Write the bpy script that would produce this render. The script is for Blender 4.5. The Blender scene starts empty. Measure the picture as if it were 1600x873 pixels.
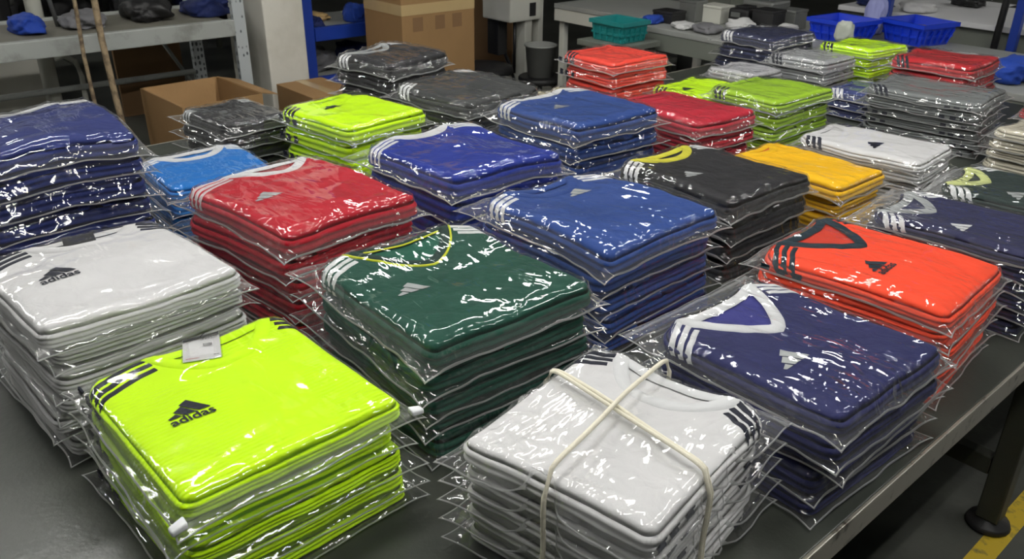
import bpy, bmesh, math, random
import numpy as np
from mathutils import Vector, Matrix

random.seed(7)
SC = bpy.context.scene
COL = SC.collection
TZ = 0.75                      # table height; camera stands 0.78 m above it
R = math.radians

# ---------------------------------------------------------------- camera
F_PX, PITCH, YAW, ROLL, PCX, PCY = 1326.26, R(26.530), R(47.403), R(1.038), 825.71, 445.15
CAMZ = TZ + 0.78
fh = np.array([-math.sin(YAW), math.cos(YAW), 0.0])
r0 = np.array([math.cos(YAW), math.sin(YAW), 0.0])
fw = fh*math.cos(PITCH) + np.array([0, 0, -math.sin(PITCH)])
u0 = fh*math.sin(PITCH) + np.array([0, 0, math.cos(PITCH)])
rr = r0*math.cos(ROLL) + u0*math.sin(ROLL)
uu = -r0*math.sin(ROLL) + u0*math.cos(ROLL)
cd = bpy.data.cameras.new('camera'); cam = bpy.data.objects.new('camera', cd); COL.objects.link(cam)
cam.matrix_world = Matrix(((rr[0], uu[0], -fw[0], 0), (rr[1], uu[1], -fw[1], 0), (rr[2], uu[2], -fw[2], CAMZ), (0, 0, 0, 1)))
cd.sensor_fit = 'HORIZONTAL'; cd.sensor_width = 36; cd.lens = F_PX/1600*36
cd.shift_x = (800-PCX)/1600; cd.shift_y = (PCY-436.5)/1600
cd.clip_start = 0.05; cd.clip_end = 60
cd.dof.use_dof = True; cd.dof.focus_distance = 1.35; cd.dof.aperture_fstop = 16
SC.camera = cam
SC.view_settings.view_transform = 'Standard'; SC.view_settings.look = 'None'
SC.view_settings.gamma = 1; SC.view_settings.use_curve_mapping = False
SC.view_settings.exposure = 0.0
SC.cycles.transparent_max_bounces = 32
SC.cycles.max_bounces = 8
SC.cycles.diffuse_bounces = 3
SC.cycles.glossy_bounces = 4
SC.cycles.sample_clamp_indirect = 6

def at(px, py, axis, val):
    """the point of the place seen at a pixel of the survey photo, on the plane x/y/z = val"""
    d = fw + rr*(px-PCX)/F_PX - uu*(py-PCY)/F_PX
    i = 'xyz'.index(axis); o = np.array([0, 0, CAMZ])
    return o + d*((val-o[i])/d[i])

# ---------------------------------------------------------------- noise
def _h(ix, iy, s):
    h = (ix.astype(np.int64)*374761393 + iy.astype(np.int64)*668265263 + int(s)*2246822519) & 0xffffffff
    h = ((h ^ (h >> 13))*1274126177) & 0xffffffff
    h = h ^ (h >> 16)
    return (h & 0xffff)/65535.0
def vn(x, y, s):
    ix = np.floor(x); iy = np.floor(y); fx = x-ix; fy = y-iy
    fx = fx*fx*(3-2*fx); fy = fy*fy*(3-2*fy)
    a = _h(ix, iy, s); b = _h(ix+1, iy, s); c = _h(ix, iy+1, s); d = _h(ix+1, iy+1, s)
    return (a*(1-fx)+b*fx)*(1-fy) + (c*(1-fx)+d*fx)*fy
def fbm(x, y, s, o=3):
    r = 0; a = .5
    for k in range(o):
        r = r + a*(vn(x*2**k, y*2**k, s+k*17)-.5)*2; a *= .5
    return r
def crease(x, y, s, ang, sx, sy):
    """thin sharp ridges running mostly along direction ang"""
    X = (x*math.cos(ang)+y*math.sin(ang)); Y = (-x*math.sin(ang)+y*math.cos(ang))
    w = fbm(X*14, Y*14, s+5, 2)
    n = vn(X*sx + w*.5, Y*sy + w*.8, s)
    return np.clip(1-np.abs(2*n-1)*3.2, 0, 1)**1.5

# ---------------------------------------------------------------- mesh helpers
def mk(name, V, Fq, mats, parent=None, fm=None, smooth=True):
    V = np.asarray(V, dtype=np.float32).reshape(-1, 3)
    me = bpy.data.meshes.new(name)
    if isinstance(Fq, np.ndarray):
        n, k = Fq.shape
        me.vertices.add(len(V)); me.vertices.foreach_set('co', V.ravel())
        me.loops.add(n*k); me.loops.foreach_set('vertex_index', Fq.astype(np.int32).ravel())
        me.polygons.add(n); me.polygons.foreach_set('loop_start', np.arange(0, n*k, k, dtype=np.int32))
        me.update(calc_edges=True)
    else:
        me.from_pydata([tuple(v) for v in V], [], Fq)
    for m in (mats if isinstance(mats, (list, tuple)) else [mats]): me.materials.append(m)
    np_ = len(me.polygons)
    if fm is not None: me.polygons.foreach_set('material_index', np.asarray(fm, dtype=np.int32))
    if smooth: me.polygons.foreach_set('use_smooth', np.ones(np_, dtype=bool))
    me.update()
    o = bpy.data.objects.new(name, me); COL.objects.link(o)
    if parent is not None: o.parent = parent
    return o

def grid_faces(n, m, off=0, flip=False):
    i, j = np.meshgrid(np.arange(n-1), np.arange(m-1), indexing='ij')
    a = (i*m+j).ravel()+off; b = a+m; c = b+1; d = a+1
    return np.stack([a, d, c, b], 1) if flip else np.stack([a, b, c, d], 1)

class MB:
    """collects shapes that make up ONE part"""
    def __init__(s): s.bm = bmesh.new()
    def box(s, lo, hi, bev=0.0, rot=None, mi=0):
        lo = Vector(lo); hi = Vector(hi)
        g = bmesh.ops.create_cube(s.bm, size=1.0)
        vs = g['verts']; c = (lo+hi)/2; d = hi-lo
        for v in vs: v.co = Vector((v.co.x*d.x, v.co.y*d.y, v.co.z*d.z))
        if bev > 0:
            es = list({e for v in vs for e in v.link_edges})
            r = bmesh.ops.bevel(s.bm, geom=es, offset=bev, segments=2, affect='EDGES', profile=.6)
            vs = list({v for v in r['verts']} | {v for v in vs if v.is_valid})
        if rot: 
            M = Matrix.Rotation(rot[1], 4, rot[0])
            for v in vs: v.co = M @ v.co
        for v in vs: v.co += c
        for f in {f for v in vs for f in v.link_faces}: f.material_index = mi
        return s
    def tube(s, pts, rad, n=8, mi=0, closed=False, flat=1.0):
        pts = [Vector(p) for p in pts]; rings = []
        N = len(pts)
        for i, p in enumerate(pts):
            a = pts[(i-1) % N] if (closed or i > 0) else p
            b = pts[(i+1) % N] if (closed or i < N-1) else p
            t = (b-a).normalized()
            up = Vector((0, 0, 1)) if abs(t.z) < .9 else Vector((1, 0, 0))
            x = t.cross(up).normalized(); y = x.cross(t).normalized()
            r = rad[i] if isinstance(rad, (list, tuple)) else rad
            rings.append([s.bm.verts.new(p + x*math.cos(2*math.pi*k/n)*r + y*math.sin(2*math.pi*k/n)*r*flat) for k in range(n)])
        L = N if closed else N-1
        for i in range(L):
            A, B = rings[i], rings[(i+1) % N]
            for k in range(n):
                f = s.bm.faces.new((A[k], A[(k+1) % n], B[(k+1) % n], B[k])); f.smooth = True; f.material_index = mi
        if not closed:
            s.bm.faces.new(rings[0][::-1]).material_index = mi; s.bm.faces.new(rings[-1]).material_index = mi
        return s
    def lathe(s, c, prof, n=24, mi=0):
        rings = []
        for r, z in prof:
            rings.append([s.bm.verts.new((c[0]+r*math.cos(2*math.pi*k/n), c[1]+r*math.sin(2*math.pi*k/n), c[2]+z)) for k in range(n)])
        for A, B in zip(rings, rings[1:]):
            for k in range(n):
                f = s.bm.faces.new((A[k], A[(k+1) % n], B[(k+1) % n], B[k])); f.smooth = True; f.material_index = mi
        s.bm.faces.new(rings[0][::-1]).material_index = mi
        s.bm.faces.new(rings[-1]).material_index = mi
        return s
    def sheet(s, pts, mi=0, thick=0.003):
        """a thin plate through the given quad corners, with real thickness"""
        P = [Vector(p) for p in pts]; n = (P[1]-P[0]).cross(P[2]-P[0]).normalized()*thick/2
        a = [s.bm.verts.new(p+n) for p in P]; b = [s.bm.verts.new(p-n) for p in P]
        N = len(P)
        s.bm.faces.new(a).material_index = mi; s.bm.faces.new(b[::-1]).material_index = mi
        for i in range(N): s.bm.faces.new((a[i], b[i], b[(i+1) % N], a[(i+1) % N])).material_index = mi
        return s
    def build(s, name, mats, parent=None, loc=None):
        me = bpy.data.meshes.new(name)
        bmesh.ops.recalc_face_normals(s.bm, faces=s.bm.faces)
        s.bm.to_mesh(me); s.bm.free()
        for m in (mats if isinstance(mats, (list, tuple)) else [mats]): me.materials.append(m)
        o = bpy.data.objects.new(name, me); COL.objects.link(o)
        if parent is not None: o.parent = parent
        if loc is not None: o.location = loc
        return o

def thing(name, label, cat, loc=(0, 0, 0), rz=0, group=None):
    o = bpy.data.objects.new(name, None); COL.objects.link(o)
    o.empty_display_size = .05
    o.location = loc; o.rotation_euler = (0, 0, rz)
    return tag(o, label, cat, group)
def tag(o, label=None, cat=None, group=None, kind=None):
    if label: o['label'] = label
    if cat: o['category'] = cat
    if group: o['group'] = group
    if kind: o['kind'] = kind
    return o

# ---------------------------------------------------------------- materials
def mat(name):
    m = bpy.data.materials.new(name); m.use_nodes = True
    nt = m.node_tree; nt.nodes.clear()
    out = nt.nodes.new('ShaderNodeOutputMaterial')
    return m, nt, out
def nd(nt, t, **k):
    n = nt.nodes.new('ShaderNode'+t)
    for a, b in k.items():
        if a.startswith('_'): setattr(n, a[1:], b)
        else: n.inputs[a.replace('__', ' ')].default_value = b
    return n
def c4(c): return (c[0], c[1], c[2], 1)
def s2l(r, g, b):
    f = lambda v: ((v/255+.055)/1.055)**2.4 if v/255 > .04045 else v/255/12.92
    return (f(r), f(g), f(b))

def cloth(name, col, rough=.62, knit=False, mesh=0.0):
    m, nt, out = mat(name); L = nt.links.new
    p = nd(nt, 'BsdfPrincipled', Roughness=rough)
    p.inputs['Specular IOR Level'].default_value = .15
    p.inputs['Sheen Weight'].default_value = .03
    tc = nd(nt, 'TexCoord')
    n1 = nd(nt, 'TexNoise', Scale=9.0, Detail=3.0); L(tc.outputs['Object'], n1.inputs['Vector'])
    mp = nd(nt, 'MapRange'); mp.inputs['To Min'].default_value = .9; mp.inputs['To Max'].default_value = 1.08
    L(n1.outputs['Fac'], mp.inputs['Value'])
    hs = nd(nt, 'HueSaturation', Color=c4(col)); L(mp.outputs['Result'], hs.inputs['Value'])
    L(hs.outputs['Color'], p.inputs['Base Color'])
    n2 = nd(nt, 'TexNoise', Scale=700.0, Detail=1.0); L(tc.outputs['Object'], n2.inputs['Vector'])
    n3 = nd(nt, 'TexNoise', Scale=28.0, Detail=3.0, Distortion=.6); L(tc.outputs['Object'], n3.inputs['Vector'])
    b1 = nd(nt, 'Bump', Strength=.25, Distance=.0006); L(n2.outputs['Fac'], b1.inputs['Height'])
    b2 = nd(nt, 'Bump', Strength=.55, Distance=.006); L(n3.outputs['Fac'], b2.inputs['Height']); L(b1.outputs['Normal'], b2.inputs['Normal'])
    last = b2
    if knit:     # engineered wavy ripple bands across the chest
        w = nd(nt, 'TexWave', _bands_direction='X', Scale=42.0, Distortion=3.0, Detail=2.0)
        w.inputs['Detail Scale'].default_value = .6
        L(tc.outputs['Object'], w.inputs['Vector'])
        msk = nd(nt, 'TexNoise', Scale=7.0, Detail=0.0); L(tc.outputs['Object'], msk.inputs['Vector'])
        mr = nd(nt, 'MapRange'); mr.inputs['From Min'].default_value = .42; mr.inputs['From Max'].default_value = .55
        L(msk.outputs['Fac'], mr.inputs['Value'])
        mu = nd(nt, 'Math', _operation='MULTIPLY'); L(w.outputs['Fac'], mu.inputs[0]); L(mr.outputs['Result'], mu.inputs[1])
        b3 = nd(nt, 'Bump', Strength=.5, Distance=.0022); L(mu.outputs[0], b3.inputs['Height']); L(b2.outputs['Normal'], b3.inputs['Normal'])
        last = b3
    L(last.outputs['Normal'], p.inputs['Normal'])
    L(p.outputs[0], out.inputs[0])
    return m

def film(name, haze, crinkle, rough=.09, tint=(1, 1, 1)):
    """clear polythene: sees through, reflects like plastic, a little milky"""
    m, nt, out = mat(name); L = nt.links.new
    tc = nd(nt, 'TexCoord'); oi = nd(nt, 'ObjectInfo')
    add = nd(nt, 'VectorMath', _operation='MULTIPLY_ADD')
    L(oi.outputs['Random'], add.inputs[0]); add.inputs[1].default_value = (9, 7, 5); L(tc.outputs['Object'], add.inputs[2])
    n1 = nd(nt, 'TexNoise', Scale=8.5, Detail=2.0, Roughness=.45, Distortion=1.2); mq = nd(nt, 'Mapping'); mq.inputs['Rotation'].default_value = (0, 0, -.25); mq.inputs['Scale'].default_value = (.62, 2.1, 1); L(add.outputs[0], mq.inputs['Vector']); L(mq.outputs[0], n1.inputs['Vector'])
    mp = nd(nt, 'Mapping'); mp.inputs['Rotation'].default_value = (0, 0, .6); mp.inputs['Scale'].default_value = (1, 2.6, 1)
    L(add.outputs[0], mp.inputs['Vector'])
    n0 = nd(nt, 'TexNoise', Scale=9.0, Detail=2.0, Distortion=.5); L(mp.outputs[0], n0.inputs['Vector'])
    vd = nd(nt, 'VectorMath', _operation='MULTIPLY_ADD'); L(n0.outputs['Color'], vd.inputs[0]); vd.inputs[1].default_value = (.12, .12, .12); L(mp.outputs[0], vd.inputs[2])
    v = nd(nt, 'TexVoronoi', _feature='DISTANCE_TO_EDGE', Scale=15.0); L(vd.outputs[0], v.inputs['Vector'])
    vm = nd(nt, 'MapRange'); vm.inputs['From Max'].default_value = .25; L(v.outputs['Distance'], vm.inputs['Value'])
    pm = nd(nt, 'TexNoise', Scale=7.0, Detail=1.0); L(add.outputs[0], pm.inputs['Vector'])
    pr = nd(nt, 'MapRange'); pr.inputs['From Min'].default_value = .50; pr.inputs['From Max'].default_value = .68; pr.inputs['To Min'].default_value = .12
    L(pm.outputs['Fac'], pr.inputs['Value'])
    st_ = nd(nt, 'Math', _operation='MULTIPLY'); L(pr.outputs[0], st_.inputs[0]); st_.inputs[1].default_value = crinkle*.95
    b1 = nd(nt, 'Bump', Strength=crinkle, Distance=.010); L(n1.outputs['Fac'], b1.inputs['Height'])
    b2 = nd(nt, 'Bump', Strength=crinkle*.8, Distance=.005); b2.invert = True; L(st_.outputs[0], b2.inputs['Strength'])
    L(vm.outputs['Result'], b2.inputs['Height']); L(b1.outputs['Normal'], b2.inputs['Normal'])
    geo = nd(nt, 'NewGeometry'); io = nd(nt, 'MapRange'); io.inputs['To Min'].default_value = 1.43; io.inputs['To Max'].default_value = 1/1.43
    L(geo.outputs['Backfacing'], io.inputs['Value'])      # a thin sheet reflects the same from both of its faces
    fr = nd(nt, 'Fresnel'); L(io.outputs[0], fr.inputs['IOR']); L(b2.outputs['Normal'], fr.inputs['Normal'])
    k = nd(nt, 'Math', _operation='MULTIPLY_ADD', _use_clamp=True); L(fr.outputs[0], k.inputs[0]); k.inputs[1].default_value = 1.05; k.inputs[2].default_value = .015
    tr = nd(nt, 'BsdfTransparent', Color=c4([.985*t for t in tint]))
    gl = nd(nt, 'BsdfGlossy', Color=(1, 1, 1, 1), Roughness=rough); L(b2.outputs['Normal'], gl.inputs['Normal'])
    mx = nd(nt, 'MixShader'); L(k.outputs[0], mx.inputs[0]); L(tr.outputs[0], mx.inputs[1]); L(gl.outputs[0], mx.inputs[2])
    df = nd(nt, 'BsdfDiffuse', Color=(.85, .86, .86, 1)); tl = nd(nt, 'BsdfTranslucent', Color=(.85, .86, .86, 1))
    m2 = nd(nt, 'MixShader', Fac=.5); L(df.outputs[0], m2.inputs[1]); L(tl.outputs[0], m2.inputs[2])
    m3 = nd(nt, 'MixShader', Fac=haze); L(mx.outputs[0], m3.inputs[1]); L(m2.outputs[0], m3.inputs[2])
    L(m3.outputs[0], out.inputs[0])
    return m

def plain(name, col, rough=.5, metal=0.0, var=.12, scale=6.0, bump=0.0, bscale=60.0, spec=.5, col2=None, lo=.45, hi=.6):
    m, nt, out = mat(name); L = nt.links.new
    p = nd(nt, 'BsdfPrincipled', Roughness=rough, Metallic=metal); p.inputs['Specular IOR Level'].default_value = spec
    tc = nd(nt, 'TexCoord')
    n = nd(nt, 'TexNoise', Scale=scale, Detail=5.0, Roughness=.6); L(tc.outputs['Object'], n.inputs['Vector'])
    if col2 is None:
        mp = nd(nt, 'MapRange'); mp.inputs['To Min'].default_value = 1-var; mp.inputs['To Max'].default_value = 1+var
        L(n.outputs['Fac'], mp.inputs['Value'])
        hs = nd(nt, 'HueSaturation', Color=c4(col)); L(mp.outputs['Result'], hs.inputs['Value']); L(hs.outputs['Color'], p.inputs['Base Color'])
    else:
        mp = nd(nt, 'MapRange'); mp.inputs['From Min'].default_value = lo; mp.inputs['From Max'].default_value = hi
        L(n.outputs['Fac'], mp.inputs['Value'])
        mx = nd(nt, 'Mix', _data_type='RGBA'); L(mp.outputs['Result'], mx.inputs[0]); mx.inputs[6].default_value = c4(col); mx.inputs[7].default_value = c4(col2)
        L(mx.outputs[2], p.inputs['Base Color'])
    if bump:
        nb = nd(nt, 'TexNoise', Scale=bscale, Detail=4.0); L(tc.outputs['Object'], nb.inputs['Vector'])
        b = nd(nt, 'Bump', Strength=bump, Distance=.01); L(nb.outputs['Fac'], b.inputs['Height']); L(b.outputs['Normal'], p.inputs['Normal'])
    L(p.outputs[0], out.inputs[0])
    return m

def emit(name, col, st):
    m, nt, out = mat(name); e = nd(nt, 'Emission', Color=c4(col), Strength=st); nt.links.new(e.outputs[0], out.inputs[0]); return m

FILM = film('clear polythene film', .016, .40, .055)
FILM_SOFT = film('soft clear film', .012, .14, .09)
FILM_CRUMPLED = film('crumpled clear film', .022, .70, .06)
FILM_FAR = film('dusty clear film', .03, .5, .09)
SEAM = film('welded film edge', .5, .3, .06)
FLAP = film('doubled flap film', .10, .55, .07)
FLAP_LOW = film('pressed flap film', .04, .5, .07)
ZIPM = film('ribbed zip strip film', .2, .15, .15)
SLIDER = plain('milky slider plastic', (.72, .74, .76), .35)
WHITE = cloth('white print', (.66, .67, .68), .55)
BLACKP = cloth('navy black print', (.008, .010, .022), .5)
GREYP = cloth('silver print', (.38, .40, .40), .45)
CREAM = cloth('pale lime rib', (.55, .60, .25), .6)

# ---------------------------------------------------------------- jersey
class Jersey:
    def __init__(s, L, W, h, seed, wn=.066, depth=.05, vee=False, neck=True, folds=2, wr=1.0, cy=0.0):
        s.cy = cy
        s.L, s.W, s.h, s.seed = L, W, h, seed
        s.wn, s.D, s.vee, s.neck, s.folds, s.wr = wn, depth, vee, neck, folds, wr
    def x0(s, y):     # collar-end outline: neck hollow, sloping shoulders
        ay = np.abs(y-s.cy); half = s.W/2
        sl = np.clip((ay-s.wn)/np.maximum(.004, half-np.sign(y-s.cy)*s.cy-s.wn), 0, 1)
        x = -s.L/2 + .022*sl**1.2
        x = x + np.where(ay < s.wn, .015*(1-(ay/s.wn)**2), 0)*(1 if s.neck else 0)
        rc = .02; q = np.clip((np.abs(y)-(half-rc))/rc, 0, 1)
        return x + rc*(1-np.sqrt(np.clip(1-q*q, 0, 1))) + .002*fbm(y*30, y*0, s.seed+3, 2)
    def x1(s, y):
        ay = np.abs(y); half = s.W/2; rc = .014
        q = np.clip((ay-(half-rc))/rc, 0, 1)
        return s.L/2 - rc*(1-np.sqrt(np.clip(1-q*q, 0, 1))) + .0025*fbm(y*22, y*0+7, s.seed+9, 2)
    def yb(s, x):
        return s.W/2
    def front(s, y):  # neckline curve
        t = np.clip(np.abs(y-s.cy)/s.wn, 0, 1)
        return s.x0(y*0+s.cy+s.wn*.98) + s.D*((.5*(1-t)+.5*(1-t**2.6)) if s.vee else (1-t**2.4))
    def e(s, x, y):   # signed distance inside the outline (approx.)
        yc = np.clip(y, -s.W/2, s.W/2)
        dx = np.minimum(x-s.x0(yc), s.x1(yc)-x); dy = s.W/2-np.abs(y)
        ins = np.minimum(dx, dy)
        out = -np.sqrt(np.clip(-dx, 0, None)**2 + np.clip(-dy, 0, None)**2)
        return np.where((dx < 0) | (dy < 0), out, ins)
    def top(s, x, y, recess=True):
        h = s.h
        e = np.clip(s.e(x, y), 0, None)
        re = .0075
        q = 1-np.clip(e/re, 0, 1)
        p = np.sqrt(np.clip(1-q*q, 0, 1))
        u = (x+s.L/2)/s.L
        hh = h*(.80+.12*np.clip(u*1.6, 0, 1)+.03*np.clip(u, 0, 1))
        wr = fbm(x*9, y*9, s.seed, 3)*.0032 + fbm(x*26+3, y*16, s.seed+40, 2)*.0014 + crease(x, y, s.seed+60, 1.2, 16, 5)*.0013 - crease(x+1, y, s.seed+61, .3, 13, 4)*.0012
        z = hh*(.74+.26*p) + wr*s.wr*p*(h/.03)
        if recess and s.neck:
            d = s.front(y)-x
            z = z - .0045*np.clip(d/.006, 0, 1)*(np.abs(y-s.cy) < s.wn)
        return np.clip(z, .3*h, h*1.04)
    def mesh(s, nx, ny):
        y = np.linspace(-1, 1, ny); y = np.sign(y)*(1-(1-np.abs(y))**1.25)*s.W/2      # denser toward the fold edges
        t = np.linspace(0, 1, nx);
        X0 = s.x0(y)[None, :]; X1 = s.x1(y)[None, :]
        X = X0+(X1-X0)*t[:, None]; Y = np.broadcast_to(y[None, :], X.shape)
        Z = s.top(X, Y)
        V = [np.stack([X, Y, Z], 2).reshape(-1, 3)]
        Fs = [grid_faces(nx, ny)]
        idx = np.arange(nx*ny).reshape(nx, ny)
        per = np.concatenate([idx[0, :-1], idx[:-1, -1], idx[-1, :0:-1], idx[:0:-1, 0]])
        P = V[0][per]; n = len(per)
        cx = np.clip(P[:, 0], -s.L/2+.03, s.L/2-.03); cy = np.clip(P[:, 1], -s.W/2+.03, s.W/2-.03)
        N = np.stack([P[:, 0]-cx, P[:, 1]-cy], 1); N /= np.maximum(1e-6, np.linalg.norm(N, axis=1))[:, None]
        K = s.folds*4
        arc = np.cumsum(np.r_[0, np.linalg.norm(np.diff(P[:, :2], axis=0), axis=1)])
        base = nx*ny; prev = per
        for k in range(1, K+1):
            f = k/K
            z = P[:, 2]*(1-f) + .0012*f + np.where(f < 1, fbm(arc*14, arc*0+k*.25, s.seed+70, 2)*.0012, 0)
            bulge = np.abs(math.sin(math.pi*f*s.folds))**.7*.0045 - .003*(1 if k == K else 0)
            off = bulge + fbm(arc*18, arc*0+round(f*s.folds)*3.3, s.seed+71, 2)*.0022
            ring = np.stack([P[:, 0]+N[:, 0]*off, P[:, 1]+N[:, 1]*off, np.clip(z, .001, None)], 1)
            V.append(ring); cur = base+np.arange(n)
            a, b = prev, cur; Fs.append(np.stack([a, b, np.roll(b, -1), np.roll(a, -1)], 1)); prev = cur; base += n
        R0 = V[-1]
        for sc_ in (.82, .62, .40, .18):
            ring = np.stack([R0[:, 0]*sc_, R0[:, 1]*sc_, np.full(n, .0014)], 1)
            V.append(ring); cur = base+np.arange(n)
            Fs.append(np.stack([prev, cur, np.roll(cur, -1), np.roll(prev, -1)], 1)); prev = cur; base += n
        return np.concatenate(V), np.concatenate(Fs), [prev[::-1].tolist()]
    def sideoff(s, f): return np.abs(np.sin(np.pi*f*s.folds))**.7*.0045

def warp(P, k, W_):
    return P

class Stack:
    """maps a bag's own coordinates through the sag of its pile, so neighbours never cut into each other"""
    def __init__(s, L, W, seed): s.L, s.W, s.seed = L, W, seed
    def S(s, x, y):
        e = np.maximum(np.abs(x)/(s.L/2), np.abs(y)/(s.W/2))
        return 1 + .07*fbm(x*5+2, y*5, s.seed, 2) - .12*np.clip((e-.78)/.36, 0, 1)**1.5

def place(V, st, jx, jy, ja, zb):
    """local bag verts -> pile coordinates (sheared in z) -> back to coordinates relative to the bag's own base centre"""
    c, s_ = math.cos(ja), math.sin(ja)
    X = V[:, 0]*c-V[:, 1]*s_+jx; Y = V[:, 0]*s_+V[:, 1]*c+jy
    Z = (V[:, 2]+zb)*st.S(X, Y)
    return np.stack([X, Y, Z-zb*.97], 1)

def ribbon_mesh(path, widths, zf, lift, closed=False, outward=None):
    """flat band along a 2-D path; path (n,2); widths (a,b): offsets to either side along the normal"""
    p = np.asarray(path, float); n = len(p)
    t = np.gradient(p, axis=0) if not closed else (np.roll(p, -1, 0)-np.roll(p, 1, 0))
    t /= np.maximum(1e-9, np.linalg.norm(t, axis=1))[:, None]
    nr = np.stack([-t[:, 1], t[:, 0]], 1)
    a, b = widths
    offs = [a, a+(b-a)*.12, a+(b-a)*.5, b-(b-a)*.12, b]; lf = [0, 1, 1.15, 1, 0]
    rows = []
    for o, l in zip(offs, lf):
        q = p+nr*np.asarray(o).reshape(-1, 1) if np.ndim(o) else p+nr*o
        rows.append(np.stack([q[:, 0], q[:, 1], zf(q[:, 0], q[:, 1])+lift*l-(0.0006 if l == 0 else 0)], 1))
    V = np.stack(rows, 1).reshape(-1, 3)
    F = grid_faces(n, 5)
    if closed:
        i = np.arange(4); a0 = (n-1)*5+i
        F = np.concatenate([F, np.stack([a0, i, i+1, a0+1], 1)])
    return V, F

def logo_polys():
    bars = [[(.04, 0), (.32, 0), (.22, .17), (0, .07)], [(.39, 0), (.67, 0), (.44, .40), (.20, .27)], [(.74, 0), (1.02, 0), (.66, .62), (.42, .48)]]
    V, F = [], []
    for b in bars:
        n = 5; o = len(V)
        for i in range(n):
            for j in range(n):
                u, v = i/(n-1), j/(n-1)
                bx = [b[0][k]*(1-u)+b[1][k]*u for k in (0, 1)]; tx = [b[3][k]*(1-u)+b[2][k]*u for k in (0, 1)]
                V.append((bx[0]*(1-v)+tx[0]*v, bx[1]*(1-v)+tx[1]*v))
        F += [tuple(int(a) for a in f) for f in grid_faces(n, n, o)]
    return V, F
_TXT = {}
def text_mesh(body, bold=.018):
    if body in _TXT: return _TXT[body]
    cu = bpy.data.curves.new('t', 'FONT'); cu.body = body; cu.size = 1; cu.offset = bold; cu.resolution_u = 3
    ob = bpy.data.objects.new('t', cu); COL.objects.link(ob)
    bpy.context.view_layer.update()
    me = bpy.data.meshes.new_from_object(ob.evaluated_get(bpy.context.evaluated_depsgraph_get()))
    bm = bmesh.new(); bm.from_mesh(me)
    bmesh.ops.triangulate(bm, faces=bm.faces)
    for _ in range(1):
        bmesh.ops.subdivide_edges(bm, edges=[e for e in bm.edges if e.calc_length() > .12], cuts=2)
    bmesh.ops.triangulate(bm, faces=bm.faces)
    bm.to_mesh(me); bm.free()
    V = [(v.co.x, v.co.y) for v in me.vertices]; F = [tuple(p.vertices) for p in me.polygons]
    bpy.data.objects.remove(ob); bpy.data.curves.remove(cu); bpy.data.meshes.remove(me)
    x = [v[0] for v in V]; mn, mx = min(x), max(x)
    V = [((v[0]-mn)/(mx-mn), v[1]/(mx-mn)) for v in V]
    _TXT[body] = (V, F); return _TXT[body]

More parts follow.
